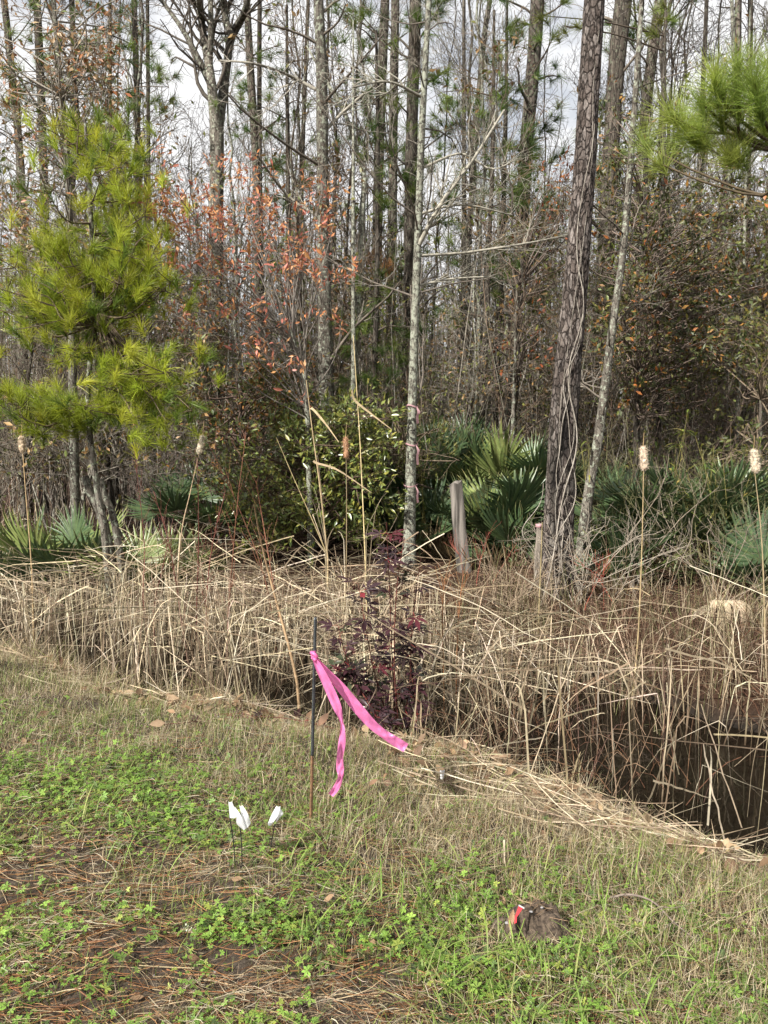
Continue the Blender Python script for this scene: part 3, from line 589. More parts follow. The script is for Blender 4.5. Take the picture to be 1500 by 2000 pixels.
# far wood that reads as one mass
def far_woods():
    rng = np.random.default_rng(12); mb = MB(); n = 3600
    Yd = rng.uniform(34, 95, n); x = rng.uniform(-0.75, 0.75, n) * Yd; z0 = gz(x, Yd)
    H = rng.uniform(5, 13, n); S = 5; t = np.linspace(0, 1, S)
    P = np.stack([x[:, None] + rng.normal(0, 0.25, (n, 1)) * t * 2 + rng.normal(0, 0.05, (n, S)), Yd[:, None] + 0 * t, z0[:, None] + H[:, None] * t], -1)
    r = rng.uniform(0.03, 0.11, n)[:, None] * np.linspace(1, 0.25, S)[None]
    mb.tubes(P, r, 3, pick(rng, [(0.06, 0.05, 0.04), (0.10, 0.09, 0.073), (0.16, 0.15, 0.125), (0.045, 0.035, 0.027)], n))
    B, rb = spawn(rng, P, r, 12500, 0.08, 1.0, 0.5, 2.0, 3, up=0.35, wig=0.2, rk=0.3, rmin=0.007)
    mb.tubes(B, rb, 3, pick(rng, [(0.09, 0.075, 0.06), (0.12, 0.105, 0.09), (0.085, 0.06, 0.045)], len(B)))
    # low brush
    n = 22000; Yb = rng.uniform(30, 90, n); x = rng.uniform(-0.75, 0.75, n) * Yb; z = gz(x, Yb) + rng.uniform(0, 1, n) ** 1.6 * 7.5
    mb.leaves(np.stack([x, Yb, z], 1), rdir(rng, n), rdir(rng, n), rng.uniform(0.12, 0.4, n), rng.uniform(0.06, 0.2, n), *LEAF4, pick(rng, [(0.13, 0.11, 0.07), (0.10, 0.13, 0.055), (0.17, 0.13, 0.08)], n))
    o = mb.obj('distant_woods', M_twig); tag(o, 'far grey-brown mass of bare trees and brush closing the wood', 'woods', kind='stuff')
far_woods()
# brush between the trunks: leafless stems, dull leaves
def undergrowth():
    rng = np.random.default_rng(14); mb = MB(); n = 3400
    Yd = 11.0 + 26 * rng.uniform(0, 1, n) ** 1.4; x = rng.uniform(-0.6, 0.6, n) * Yd; z0 = gz(x, Yd)
    H = rng.uniform(0.8, 4.2, n); S = 5; t = np.linspace(0, 1, S); ln = rng.normal(0, 0.18, (n, 2))
    P = np.stack([x[:, None] + ln[:, :1] * H[:, None] * t + rng.normal(0, 0.04, (n, S)), Yd[:, None] + ln[:, 1:] * H[:, None] * t, z0[:, None] + H[:, None] * t], -1)
    mb.tubes(P, rng.uniform(0.004, 0.013, n)[:, None] * np.linspace(1, 0.4, S)[None], 3, pick(rng, [(0.15, 0.13, 0.105), (0.26, 0.24, 0.2), (0.10, 0.08, 0.06), (0.13, 0.09, 0.065)], n))
    B, rb = spawn(rng, P, np.full((n, S), 0.008), 7500, 0.2, 1.0, 0.25, 0.9, 4, up=0.25, wig=0.25, rk=0.5, rmin=0.003)
    mb.tubes(B, rb, 3, pick(rng, [(0.16, 0.135, 0.11), (0.22, 0.195, 0.16), (0.12, 0.088, 0.065)], len(B)))
    o = mb.obj('undergrowth_stems', M_twig); tag(o, 'tangle of thin bare stems and twigs between the tree trunks', 'undergrowth', kind='stuff')
    ml = MB(); k = rng.choice(len(B), 42000); p = B[k, rng.integers(1, 4, 42000)] + rng.normal(0, 0.08, (42000, 3))
    cl = 0.15 + vnoise(p[:, 0] * 0.7, p[:, 1] * 0.5, 4) + 0.4 * vnoise(p[:, 0] * 2, p[:, 2] * 2, 5); p = p[cl > 0.72]; n = len(p)
    ml.leaves(p, rdir(rng, n), rdir(rng, n), rng.uniform(0.05, 0.11, n), rng.uniform(0.02, 0.045, n), *LEAF4, pick(rng, [(0.11, 0.14, 0.04), (0.18, 0.18, 0.05), (0.25, 0.16, 0.06), (0.2, 0.125, 0.065)], n, p=[.45, .3, .1, .15]))
    o = ml.obj('undergrowth_leaves', M_leaf); tag(o, 'scattered dull green and rusty leaves of the brush between the trunks', 'leaves', kind='stuff')
undergrowth()

# ------------------------------------------------------------------ drooping young pine
YG = [(0.26, 0.32, 0.033), (0.34, 0.39, 0.042), (0.42, 0.44, 0.052), (0.13, 0.19, 0.03)]
def young_pine():
    rng = np.random.default_rng(61); Yd = 7.9
    path, rad = px_path([(166, 232, 5), (176, 400, 9), (184, 600, 9), (172, 760, 10), (176, 850, 11), (190, 960, 12), (204, 1040, 14)], Yd, 50)
    base = path[0].copy(); root = thing('young_pine', 'young pine with drooping bright yellow-green needle clusters at the ditch edge', 'tree', base)
    trunk_mesh(path, rad, 9, rng).obj('trunk', M_grey, root, base, True)
    boughs = []   # start px, end px, number of tufts, depth offset, side spread px
    for k in range(25):   # the upper cone
        y = rng.uniform(262, 600); wd = np.interp(y, [240, 330, 440, 560, 610], [20, 85, 125, 150, 150]); xe = 178 + rng.uniform(-0.85, 1.05) * wd
        boughs.append(((176, y + 40), (xe, y - 12), 10, rng.uniform(-0.7, 0.6), 32))
    for k in range(15): boughs.append(((185, 640), (rng.uniform(-40, 165), rng.uniform(500, 640)), 9, rng.uniform(-0.8, 0.3), 38))
    for k in range(9): boughs.append(((190, 620), (rng.uniform(225, 345), rng.uniform(430, 560)), 8, rng.uniform(-0.6, 0.3), 36))
    for k in range(15): boughs.append(((190, 600), (rng.uniform(242, 385), rng.uniform(705, 855)), 10, rng.uniform(-0.9, 0.1), 34))
    for k in range(11): boughs.append(((176, 790), (rng.uniform(-25, 190), rng.uniform(762, 828)), 9, rng.uniform(-0.8, 0.1), 30))
    for xy in ((150, 682), (130, 690), (165, 690), (370, 672), (412, 690), (395, 805), (215, 815), (230, 800)): boughs.append(((186, 640), xy, 3, rng.uniform(-0.6, 0), 14))
    P, Rr, tp, td = [], [], [], []
    for (sx, sy), (ex, ey), n, dy, sp in boughs:
        a = at(sx, sy, Yd); i = np.argmin(abs(path[:, 2] - a[2])); a = path[i]
        e = at(ex, ey, Yd + dy); mid = (a + e) / 2 + np.array([0, 0, -0.12]) + rng.normal(0, 0.05, 3)
        c = catmull([a, mid, e], 9); P.append(c); Rr.append(np.linspace(0.013, 0.004, 9))
        q_ = c[rng.integers(5, 9, n)] + rng.normal(0, sp * Yd / F, (n, 3)) * np.array([1, 1.0, 0.7])
        tp.append(q_); td.append(nrm(nrm(e - a) * 0.5 + np.array([0, -0.25, 0.75]) + rng.normal(0, 0.35, (n, 3))))
        # little twigs to the tufts
        for z in q_:
            s_ = c[np.argmin(((c - z) ** 2).sum(1))]; tw = catmull([s_, (s_ + z) / 2 + rng.normal(0, 0.02, 3), z], 9); P.append(tw); Rr.append(np.linspace(0.005, 0.003, 9))
    mb = MB(); mb.tubes(np.array(P), np.array(Rr), 4, (0.12, 0.09, 0.06)); mb.obj('branches', M_twig, root, base)
    mt = MB(); tufts(mt, rng, np.concatenate(tp), np.concatenate(td), 72, 0.18, 0.0042, YG, p=[.3, .3, .2, .2], spread=(0.1, 1.0), back=0.12)
    mt.obj('crown', M_needle, root, base)
    # two more grey stems leaning from its foot
    for pts in ([(165, 930, 15), (180, 970, 16), (206, 1035, 19)], [(196, 935, 12), (208, 980, 13), (226, 1030, 15)]):
        p2, r2 = px_path(pts, Yd + 0.2, 12); mm = MB(); mm.tubes(p2, r2, 7, cap=True); mm.obj('stem', M_grey, root, base, True)
young_pine()

def drooping_pine(label, stem, Yd, clusters, seed, n=70, cols=GREEN_P, L_=0.2):
    rng = np.random.default_rng(seed); path, rad = px_path(stem, Yd, 40); base = path[0].copy(); root = thing('understory_pine', label, 'tree', base); trunk_mesh(path, rad, 8, rng).obj('trunk', M_dark, root, base, True); tp, td = [], []; mtw = MB()
    for cx, cy, r_, m in clusters:
        e = at(cx, cy, Yd + rng.normal(0, 0.35)); a = path[np.argmin(abs(path[:, 2] - e[2] + 0.1))]; c = catmull([a, (a + e) / 2 + [0, 0, 0.05], e], 8); bm1 = MB(); bm1.tubes(c, np.linspace(0.012, 0.005, 8), 5, (0.1, 0.08, 0.06)); bm1.obj('bough', M_twig, root, base)
        q_ = e + rng.normal(0, r_ * Yd / F, (m, 3)); tp.append(q_); td.append(nrm(nrm(e - a) * 0.6 + np.array([0, -0.2, 0.3]) + rng.normal(0, 0.4, (m, 3))))
        for z in q_: mtw.tubes(catmull([e, (e + z) / 2 + rng.normal(0, 0.02, 3), z], 4), np.full(4, 0.004), 3, (0.1, 0.08, 0.06))
    setkind(mtw.obj('twigs', M_twig, root, base), 'stuff'); mt = MB(); tufts(mt, rng, np.concatenate(tp), np.concatenate(td), n, L_, 0.0055, cols, S=2); setkind(mt.obj('needles', M_needle, root, base), 'stuff')
drooping_pine('thin pine with drooping dark needle sprays beside the lichen-barked tree', [(735, 60, 5), (738, 300, 8), (735, 600, 10), (728, 800, 12), (722, 960, 14)], 11.0, [(720, 640, 26, 9), (765, 690, 20, 6), (690, 660, 24, 7), (700, 735, 24, 7), (770, 800, 26, 6), (755, 740, 22, 5), (735, 580, 22, 6), (790, 640, 20, 5), (740, 400, 22, 5), (715, 300, 22, 5), (770, 190, 26, 7), (820, 150, 26, 6), (730, 120, 26, 6), (690, 50, 28, 6)], 1)
drooping_pine('thin pine with feathery green sprays between the leaning pine and the lichen-barked tree', [(965, 20, 5), (962, 300, 8), (950, 600, 10), (940, 840, 13)], 12.0, [(985, 90, 26, 8), (1005, 160, 28, 8), (965, 200, 26, 7), (930, 260, 24, 6), (1010, 290, 24, 6), (890, 350, 26, 7), (960, 380, 26, 6), (900, 460, 24, 6), (1040, 380, 24, 6), (860, 180, 26, 6), (1000, 520, 22, 5), (880, 620, 22, 4)], 2)
drooping_pine('slim pine with sparse green sprays near the furrowed trunk', [(560, 10, 5), (562, 300, 8), (566, 600, 10), (570, 900, 13)], 12.5, [(540, 130, 26, 6), (590, 200, 26, 6), (520, 250, 28, 7), (600, 330, 26, 6), (470, 200, 26, 5), (660, 120, 26, 5), (530, 380, 26, 6)], 3)
drooping_pine('pine with loose olive sprays behind the brown-leaved tree', [(215, -20, 6), (215, 250, 9), (220, 500, 11), (225, 850, 14)], 12.5, [(200, 30, 30, 8), (230, 90, 30, 9), (170, 60, 30, 8), (220, 180, 28, 8), (190, 250, 26, 7), (300, 120, 28, 6), (330, 170, 24, 5), (60, 60, 30, 7), (30, 150, 28, 6), (110, 180, 28, 7)], 4)
drooping_pine('pine with yellowish sprays behind the bright needle bough', [(1300, -20, 5), (1296, 300, 8), (1290, 600, 10), (1285, 900, 12)], 10.5, [(1265, 270, 22, 6), (1285, 330, 24, 6), (1330, 310, 24, 6), (1380, 350, 26, 6), (1250, 40, 22, 5), (1050, 30, 20, 0 + 5), (1100, 50, 20, 4)], 5, cols=[(0.14, 0.17, 0.035), (0.19, 0.21, 0.04)])

# ------------------------------------------------------------------ pine bough reaching in over the ditch
def bough_pine():
    rng = np.random.default_rng(71)
    base = np.array([3.75, 6.3, float(gz(3.75, 6.3)) - 0.1]); n = 40; z = np.linspace(0, 11, n)
    path = base + np.stack([0.25 * np.sin(z * 0.4), 0.1 * z * 0.3, z], 1); rad = np.linspace(0.15, 0.05, n)
    root = thing('pine_tree', 'pine outside the view whose bright long-needled bough hangs over the ditch', 'tree', base)
    trunk_mesh(path, rad, 12, rng).obj('trunk', M_pine2, root, base, True)
    P, Rr, tp, td = [], [], [], []
    ends = [((1520, 300), (1372, 205), 4.7), ((1450, 275), (1440, 130), 4.6), ((1500, 250), (1475, 155), 4.5), ((1430, 262), (1310, 225), 4.9), ((1480, 290), (1420, 300), 4.8), ((1520, 330), (1480, 215), 4.9), ((1440, 230), (1395, 150), 4.6), ((1520, 300), (1505, 130), 4.6), ((1400, 240), (1350, 270), 5.0), ((1500, 380), (1290, 320), 5.6), ((1500, 380), (1262, 285), 5.9)]
    hub = at(1530, 300, 5.0); a0 = path[np.argmin(abs(path[:, 2] - hub[2] + 0.3))]
    P.append(catmull([a0, (a0 + hub) / 2 + np.array([0, 0, 0.1]), hub], 9)); Rr.append(np.linspace(0.035, 0.016, 9))
    for s_, e_, Yd in ends:
        a = at(*s_, Yd * 0.5 + 2.5) if s_[0] < 1515 else hub; e = at(*e_, Yd); c = catmull([hub, a, (a + e) / 2 + np.array([0, 0, -0.04]), e], 9)
        P.append(c); Rr.append(np.linspace(0.012, 0.006, 9)); big = Yd < 5.2
        for q_ in (1.0, 0.86, 0.7) if big else (1.0,):
            i = q_ * 8; k = min(int(i), 7); p = c[k] + (c[k + 1] - c[k]) * (i - k)
            tp.append(p); td.append(nrm(c[-1] - c[-3]) * 0.6 + np.array([0, -0.1, 0.7]) + rng.normal(0, 0.12, 3))
    mb = MB(); mb.tubes(np.array(P), np.array(Rr), 5, (0.10, 0.075, 0.045)); mb.obj('bough', M_twig, root, base)
    mt = MB(); tufts(mt, rng, np.array(tp), np.array(td), 165, 0.25, 0.0028, [(0.30, 0.41, 0.08), (0.36, 0.46, 0.09), (0.43, 0.51, 0.11)], spread=(0.1, 1.3), back=0.10, droop=0.06)
    setkind(mt.obj('needles', M_needle, root, base), 'stuff')
    for nm, me in (('crown', ME_crown), ('crown_branches', ME_crownb)): mobj(nm, me, None, root, path[-1] - base)
bough_pine()

# ------------------------------------------------------------------ leafy saplings
LEAF6 = ([(0, 0, 0), (-0.38, 0.25, 0.03), (-0.5, 0.5, 0.05), (-0.3, 0.8, 0.02), (0, 1, -0.06), (0.3, 0.8, 0.02), (0.5, 0.5, 0.05), (0.38, 0.25, 0.03), (0, 0.5, -0.02)], [(0, 8, 1), (1, 8, 2), (2, 8, 3), (3, 8, 4), (4, 8, 5), (5, 8, 6), (6, 8, 7), (7, 8, 0)])
def leaf_mesh(name, color, mat, W=0.36, curl=0.0, tmpl=LEAF6):
    mb = MB(); v = np.array(tmpl[0], float); v[:, 0] *= W; v[:, 2] -= curl * v[:, 1] ** 2
    mb.add(v, tmpl[1], color); me = mb.mesh(name); me.materials.append(mat); return me
def orient(o, pos, d, up, s):
    d = Vector(d).normalized(); x = d.cross(Vector(up)); x = x.normalized() if x.length > 1e-4 else Vector((1, 0, 0)); z = x.cross(d)
    from mathutils import Matrix
    m = Matrix(((x[0], d[0], z[0]), (x[1], d[1], z[1]), (x[2], d[2], z[2]))).to_4x4()
    o.matrix_basis = Matrix.Translation(Vector(pos)) @ m @ Matrix.Scale(s, 4)
def red_sapling():
    rng = np.random.default_rng(81); Yd = 8.7
    path, rad = px_path([(560, 620, 5), (580, 690, 7), (592, 720, 9), (600, 800, 10), (604, 950, 11), (607, 1090, 13)], Yd, 30)
    base = path[0].copy(); root = thing('red_leaved_sapling', 'slim grey sapling with spreading crown of sparse red-orange leaves', 'tree', base)
    trunk_mesh(path, rad, 8, rng).obj('trunk', M_lichen, root, base, True)
    P = []
    for k in range(44):
        u = rng.uniform(0, 6.28); rr = math.sqrt(rng.uniform(0.1, 1)); ex = 462 + 245 * rr * math.cos(u) ; ey = 490 + 215 * rr * math.sin(u)
        if ey > 640 and ex < 420: ex += 150
        a = path[rng.integers(18, 30)]; e = at(ex, ey, Yd + rng.uniform(-0.9, 0.9)); mid = a * 0.5 + e * 0.5 + np.array([0, 0, rng.uniform(-0.1, 0.25)]) + rng.normal(0, 0.08, 3)
        P.append(catmull([a, mid, e], 9))
    P.append(catmull([at(590, 715, Yd), at(560, 620, Yd - .3), at(566, 470, Yd - .3), at(530, 400, Yd - .2)], 9))
    P.append(catmull([at(585, 690, Yd), at(480, 565, Yd - .5), at(360, 545, Yd - .7), at(245, 535, Yd - .8)], 9))
    P = np.array(P); Rr = np.tile(np.linspace(0.010, 0.003, 9), (len(P), 1))
    mb = MB(); mb.tubes(P, Rr, 4, (0.17, 0.15, 0.13))
    B2, r2 = spawn(rng, P, Rr, 300, 0.5, 1.0, 0.2, 0.6, 5, up=0.2, wig=0.2, rmin=0.0025); mb.tubes(B2, r2, 3, (0.2, 0.17, 0.15))
    B3, r3 = spawn(rng, B2, r2, 750, 0.2, 1.0, 0.1, 0.25, 4, up=0.2, rmin=0.0018); mb.tubes(B3, r3, 3, (0.2, 0.14, 0.12))
    setkind(mb.obj('branches', M_twig, root, base), 'stuff')
    cols = [(0.50, 0.21, 0.085), (0.44, 0.15, 0.11), (0.40, 0.20, 0.08), (0.52, 0.27, 0.13), (0.33, 0.12, 0.08)]
    mes = [leaf_mesh('leaf', c, M_leaf, 0.34, 0.1) for c in cols]
    n = 300; bb = rng.integers(len(B3), size=n); tt = rng.integers(1, 4, n)
    for i in range(n):
        o = mobj('leaf', mes[rng.integers(5)], None, root); d = nrm(B3[bb[i], tt[i]] - B3[bb[i], tt[i] - 1]) + rng.normal(0, 0.6, 3)
        orient(o, B3[bb[i], tt[i]] - base, d, rdir(rng, 1)[0] + np.array([0, -0.5, 0.6]), rng.uniform(0.065, 0.115))
    n = 2100; bb = rng.integers(len(B3), size=n); p = B3[bb, rng.integers(1, 4, n)] + rng.normal(0, 0.02, (n, 3)); mb = MB()
    mb.leaves(p, rdir(rng, n), rdir(rng, n) + np.array([0, -0.4, 0.5]), rng.uniform(0.05, 0.09, n), rng.uniform(0.018, 0.03, n), *LEAF4, pick(rng, cols, n))
    setkind(mb.obj('small_leaves', M_leaf, root, base), 'stuff')
red_sapling()

def leafy_tree(name, label, cat, pts, Yd, seed, ell, nb, nl, cols, mat, leaf=(0.06, 0.1), wr=0.38, bcol=(0.13, 0.11, 0.09), trunkmat=None, rough_dir=0.3, tw=3.0, clump=None, depth=1.0, hang=0.0, p=None, r1=0.012):
    """tree whose branch ends fill ellipses (cx, cy, rx, ry, weight) of the view at about distance Yd"""
    rng = np.random.default_rng(seed)
    path, rad = px_path(pts, Yd, 26); base = path[0].copy(); root = thing(name, label, cat, base)
    trunk_mesh(path, rad, 7, rng).obj('stem' if 'shrub' in name else 'trunk', trunkmat or M_grey, root, base, True)
    w = np.array([e[4] for e in ell], float); P = []
    for k in range(nb):
        cx, cy, rx, ry, _ = ell[rng.choice(len(ell), p=w / w.sum())]; u = rng.uniform(0, 6.28); rr = math.sqrt(rng.uniform(0, 1))
        e = at(cx + rx * rr * math.cos(u), cy + ry * rr * math.sin(u), Yd + rng.uniform(-depth, depth)); dz = abs(path[:, 2] - (e[2] - 0.5 * np.linalg.norm(e[:2] - path[0, :2]) * 0.8))
        a = path[np.argmin(dz)]; P.append(catmull([a, a * 0.45 + e * 0.55 + rng.normal(0, 0.2, 3) + [0, 0, rng.uniform(-0.1, 0.3)], e], 7))
    P = np.array(P); Rr = np.tile(np.linspace(r1, 0.003, 7), (nb, 1)); mb = MB(); mb.tubes(P, Rr, 4, bcol)
    B2, r2 = spawn(rng, P, Rr, int(nb * tw), 0.35, 1.0, 0.15, 0.55, 5, up=0.15, wig=0.2, rmin=0.0025); mb.tubes(B2, r2, 3, np.array(bcol) * 1.3)
    B3, r3 = spawn(rng, B2, r2, int(nb * tw * 2), 0.2, 1.0, 0.08, 0.25, 4, up=0.15, rmin=0.0018); mb.tubes(B3, r3, 3, np.array(bcol) * 1.4)
    setkind(mb.obj('branches', M_twig, root, base), 'stuff')
    bb = rng.integers(len(B3), size=nl); ii = rng.integers(1, 4, nl); pz = B3[bb, ii] + rng.normal(0, 0.03, (nl, 3)); d = nrm(B3[bb, ii] - B3[bb, ii - 1]) + rng.normal(0, 0.7, (nl, 3)); d[:, 2] -= hang
    ml = MB(); ln = rng.uniform(*leaf, nl)
    ml.leaves(pz, d, rdir(rng, nl) * 0.6 + np.array([-0.2, -0.4, 0.7]), ln, ln * wr * rng.uniform(0.8, 1.2, nl), *LEAF4, pick(rng, cols, nl, 0.2, p))
    ml.obj('crown', mat, root, base)
    return root
TAN = [(0.30, 0.19, 0.10), (0.24, 0.13, 0.06), (0.36, 0.25, 0.14), (0.28, 0.11, 0.04)]
leafy_tree('brown_leaved_tree', 'bare-limbed tree keeping withered tan leaves above the young pine', 'tree', [(100, -60, 8), (112, 100, 10), (130, 300, 12), (140, 600, 15), (145, 900, 18)], 10.0, 91, [(110, 110, 150, 150, 3), (60, 330, 90, 130, 2), (30, 440, 60, 80, 1), (215, 90, 60, 90, 1), (180, -120, 200, 120, 1), (130, 230, 130, 150, 2)], 150, 2100, TAN + [(0.1, 0.12, 0.03)], M_leaf, (0.06, 0.11), 0.4, (0.2, 0.18, 0.15), M_grey, depth=1.3, hang=0.3)
leafy_tree('evergreen_shrub', 'dense glossy evergreen shrub behind the cattails', 'shrub', [(600, 900, 8), (606, 1000, 12), (610, 1060, 16)], 9.3, 92, [(560, 960, 120, 95, 3), (690, 910, 85, 90, 2), (620, 870, 120, 60, 2), (520, 1010, 70, 45, 1), (690, 1000, 60, 60, .8), (450, 950, 70, 90, 1), (730, 850, 40, 60, .5)], 190, 10500, [(0.13, 0.165, 0.04), (0.18, 0.20, 0.045), (0.24, 0.235, 0.05), (0.09, 0.125, 0.03)], M_gloss, (0.055, 0.10), 0.36, (0.12, 0.08, 0.06), M_dark, depth=1.0, tw=4)
leafy_tree('dull_shrub', 'tall dull-green shrub with orange-brown leaves under the red-leaved sapling', 'shrub', [(470, 760, 8), (474, 900, 12), (480, 1040, 16)], 10.3, 93, [(480, 790, 110, 90, 2), (560, 770, 80, 80, 1), (420, 880, 70, 90, 1)], 80, 3400, [(0.06, 0.08, 0.024), (0.10, 0.105, 0.028), (0.25, 0.12, 0.03), (0.18, 0.085, 0.035)], M_leaf, (0.05, 0.095), 0.4, (0.1, 0.07, 0.055), M_dark, depth=0.8, p=[.45, .25, .18, .12])
leafy_tree('vine_hung_tree', 'thin tree hung with dull olive and orange leaves behind the leaning grey trunk', 'tree', [(1262, 300, 8), (1256, 500, 10), (1246, 700, 12), (1240, 1000, 15)], 10.2, 94, [(1240, 540, 110, 200, 2), (1200, 330, 80, 130, 1.2), (1330, 600, 150, 160, 2), (1420, 620, 110, 160, 1.6), (1260, 690, 90, 120, 1), (1400, 450, 120, 110, 1)], 240, 7000, [(0.065, 0.078, 0.024), (0.11, 0.105, 0.028), (0.27, 0.14, 0.035), (0.32, 0.11, 0.03)], M_leaf, (0.05, 0.10), 0.42, (0.13, 0.1, 0.08), M_dark, depth=1.6, p=[.5, .32, .11, .07], hang=0.3)
leafy_tree('rusty_sapling', 'slender sapling with a few rusty leaves behind the leaning pine', 'tree', [(1010, 560, 5), (1006, 700, 7), (1000, 900, 9)], 11.0, 95, [(1020, 670, 60, 70, 1), (1080, 480, 40, 60, .6), (1100, 330, 40, 60, .4)], 40, 320, [(0.36, 0.12, 0.03), (0.28, 0.08, 0.03), (0.2, 0.12, 0.04)], M_leaf, (0.06, 0.1), 0.42, (0.14, 0.11, 0.09), M_grey, depth=0.8)
leafy_tree('olive_shrub', 'yellow-green leafy shrub at the wood edge by the feathery cattail', 'shrub', [(1486, 780, 6), (1484, 900, 8), (1482, 1010, 12)], 9.0, 96, [(1490, 690, 60, 90, 1), (1480, 880, 50, 60, 1)], 50, 1300, [(0.10, 0.11, 0.025), (0.16, 0.14, 0.03), (0.06, 0.08, 0.02)], M_leaf, (0.05, 0.09), 0.36, (0.13, 0.1, 0.07), M_dark, depth=0.6)
leafy_tree('small_leaved_shrub', 'small-leaved yellow-green shrub around the foot of the lichen-barked tree', 'shrub', [(790, 860, 5), (792, 950, 7), (794, 1040, 9)], 9.7, 97, [(795, 905, 40, 40, 1), (750, 870, 40, 50, .8), (830, 850, 30, 60, .6)], 36, 800, [(0.12, 0.13, 0.03), (0.17, 0.16, 0.035), (0.08, 0.10, 0.025)], M_leaf, (0.05, 0.09), 0.3, (0.13, 0.1, 0.07), M_dark, depth=0.3)
# bare pale brambles
def bramble(label, px, py, Yd, seed, nst, H, c, spread=0.5, twigs=160):
    rng = np.random.default_rng(seed); b = at(px, py, Yd); b[2] = gz(b[0], b[1]); root = thing('bare_bramble', label, 'bush', b)
    t = np.linspace(0, 1, 8); P = []
    for k in range(nst):
        d = rng.normal(0, spread, 2); h = H * rng.uniform(0.6, 1.15); arch = rng.uniform(0.0, 0.35)
        p = np.stack([d[0] * t + 0.12 * rng.normal() * np.sin(t * 5), d[1] * t, h * (t - arch * t ** 3)], 1) + rng.normal(0, 0.015, (8, 3)); p += np.array([rng.normal(0, spread * 0.3), rng.normal(0, 0.1), -0.05]); P.append(p)
    P = np.array(P); Rr = np.tile(np.linspace(0.006, 0.002, 8), (nst, 1)); mb = MB(); mb.tubes(P, Rr, 4, c)
    B, r = spawn(rng, P, Rr, twigs, 0.2, 1.0, 0.2, 0.6, 5, up=0.1, wig=0.25, rmin=0.0022); mb.tubes(B, r, 3, c)
    B2, r2 = spawn(rng, B, r, twigs * 2, 0.2, 1.0, 0.08, 0.3, 4, up=0.05, wig=0.25, rmin=0.0016); mb.tubes(B2, r2, 3, c)
    setkind(mb.obj('twigs', M_twig, root), 'stuff')
bramble('pale twiggy bare bush at the foot of the plated pine', 1130, 1150, 7.2, 1, 26, 1.0, (0.30, 0.26, 0.21), 0.35, 90)
bramble('grey tangled bare bush beside the cattail with the tall plain stalk', 1290, 1120, 7.4, 2, 9, 1.3, (0.20, 0.165, 0.125), 0.45, 45)
bramble('pale wiry bare bush overhanging the ditch below the palmettos', 1420, 1150, 6.8, 3, 9, 1.0, (0.22, 0.18, 0.14), 0.4, 45)
bramble('sprawling straw-grey bare bush on the bank between post and plated pine', 1010, 1170, 7.0, 7, 16, 0.7, (0.26, 0.2, 0.14), 0.4, 70)
bramble('low brown bare bush hanging toward the ditch water under the plated pine', 1180, 1250, 6.4, 8, 16, 0.6, (0.2, 0.13, 0.09), 0.4, 80)
bramble('tall brown twiggy bush among the dark trunks', 1330, 1010, 10.0, 4, 40, 2.4, (0.13, 0.095, 0.075), 0.35, 320)
bramble('greenish wiry bush behind the leaning grey trunk', 1215, 1060, 8.6, 5, 26, 1.8, (0.17, 0.16, 0.08), 0.4, 200)
bramble('thin greenish twining bush in front of the ditch-bank palmettos', 1390, 1110, 7.7, 9, 24, 1.5, (0.15, 0.14, 0.07), 0.6, 200)
bramble('grey twiggy bush behind the palmetto by the young pine', 300, 1040, 10.5, 6, 30, 2.2, (0.17, 0.14, 0.12), 0.5, 220)

# ------------------------------------------------------------------ palmettos
def frond_mesh(seed, cols, dead=False, nseg=26, Rr=0.62, half=1.9):
    rng = np.random.default_rng(seed); mb = MB(); S = 7; t = np.linspace(0, 1, S)
    for k in range(nseg):
        a = -half + 2 * half * (k + 0.5) / nseg + rng.normal(0, 0.02); L_ = Rr * (1 - 0.22 * abs(a / half) ** 2) * rng.uniform(0.92, 1.05)
        d = np.array([math.sin(a), 0, math.cos(a)]); s_ = np.array([math.cos(a), 0, -math.sin(a)])
        wfull = 2 * half / nseg * 0.5 * Rr * 1.02
        w = np.interp(t, [0, 0.5, 0.72, 1], [0.006, wfull, wfull * 0.7, 0.003])
        bend = rng.uniform(0.05, 0.22) if not dead else rng.uniform(0.5, 1.0)
        pc = d * (L_ * t)[:, None]; pc[:, 1] += -bend * L_ * t ** 3 + 0.10 * L_ * math.cos(a) * t
        if rng.uniform() < 0.25: pc[:, 2] -= rng.uniform(0.05, 0.2) * L_ * np.clip(t - 0.6, 0, 1) * 2
        fold = np.array([0, -1, 0]) * 0.28
        l_ = pc - s_ * w[:, None] / 2; r_ = pc + s_ * w[:, None] / 2; m_ = pc + fold * w[:, None]
        vv = np.stack([l_, m_, r_], 1); idx = np.arange(S * 3).reshape(S, 3)
        q = np.concatenate([np.stack([idx[:-1, j], idx[:-1, j + 1], idx[1:, j + 1], idx[1:, j]], -1) for j in (0, 1)])
        c = pick(rng, cols, 1, 0.10)[0]; tip = np.array([0.26, 0.19, 0.08]); cc = c[None] * (1 - (t[:, None] > 0.93) * 0.6) + tip[None] * ((t[:, None] > 0.93) * 0.6)
        mb.add(vv, q, np.repeat(cc, 3, 0))
    me = mb.mesh('frond'); me.materials.append(M_dry if dead else M_palm); return me
FR = [frond_mesh(k, [(0.065, 0.105, 0.048), (0.088, 0.13, 0.052)], nseg=24 + k % 3 * 3) for k in range(4)]
FY = [frond_mesh(40 + k, [(0.14, 0.18, 0.055), (0.18, 0.21, 0.07)]) for k in range(2)]
FD = frond_mesh(60, [(0.32, 0.25, 0.15), (0.25, 0.18, 0.1)], True)
def pet_mesh(L_):
    mb = MB(); t = np.linspace(0, 1, 7); P = np.stack([0 * t, -0.05 * L_ * np.sin(t * 3.14), -L_ * (1 - t)], 1); mb.tubes(P, np.linspace(0.011, 0.006, 7), 5, (0.10, 0.13, 0.05)); me = mb.mesh('petiole'); me.materials.append(M_palm); return me
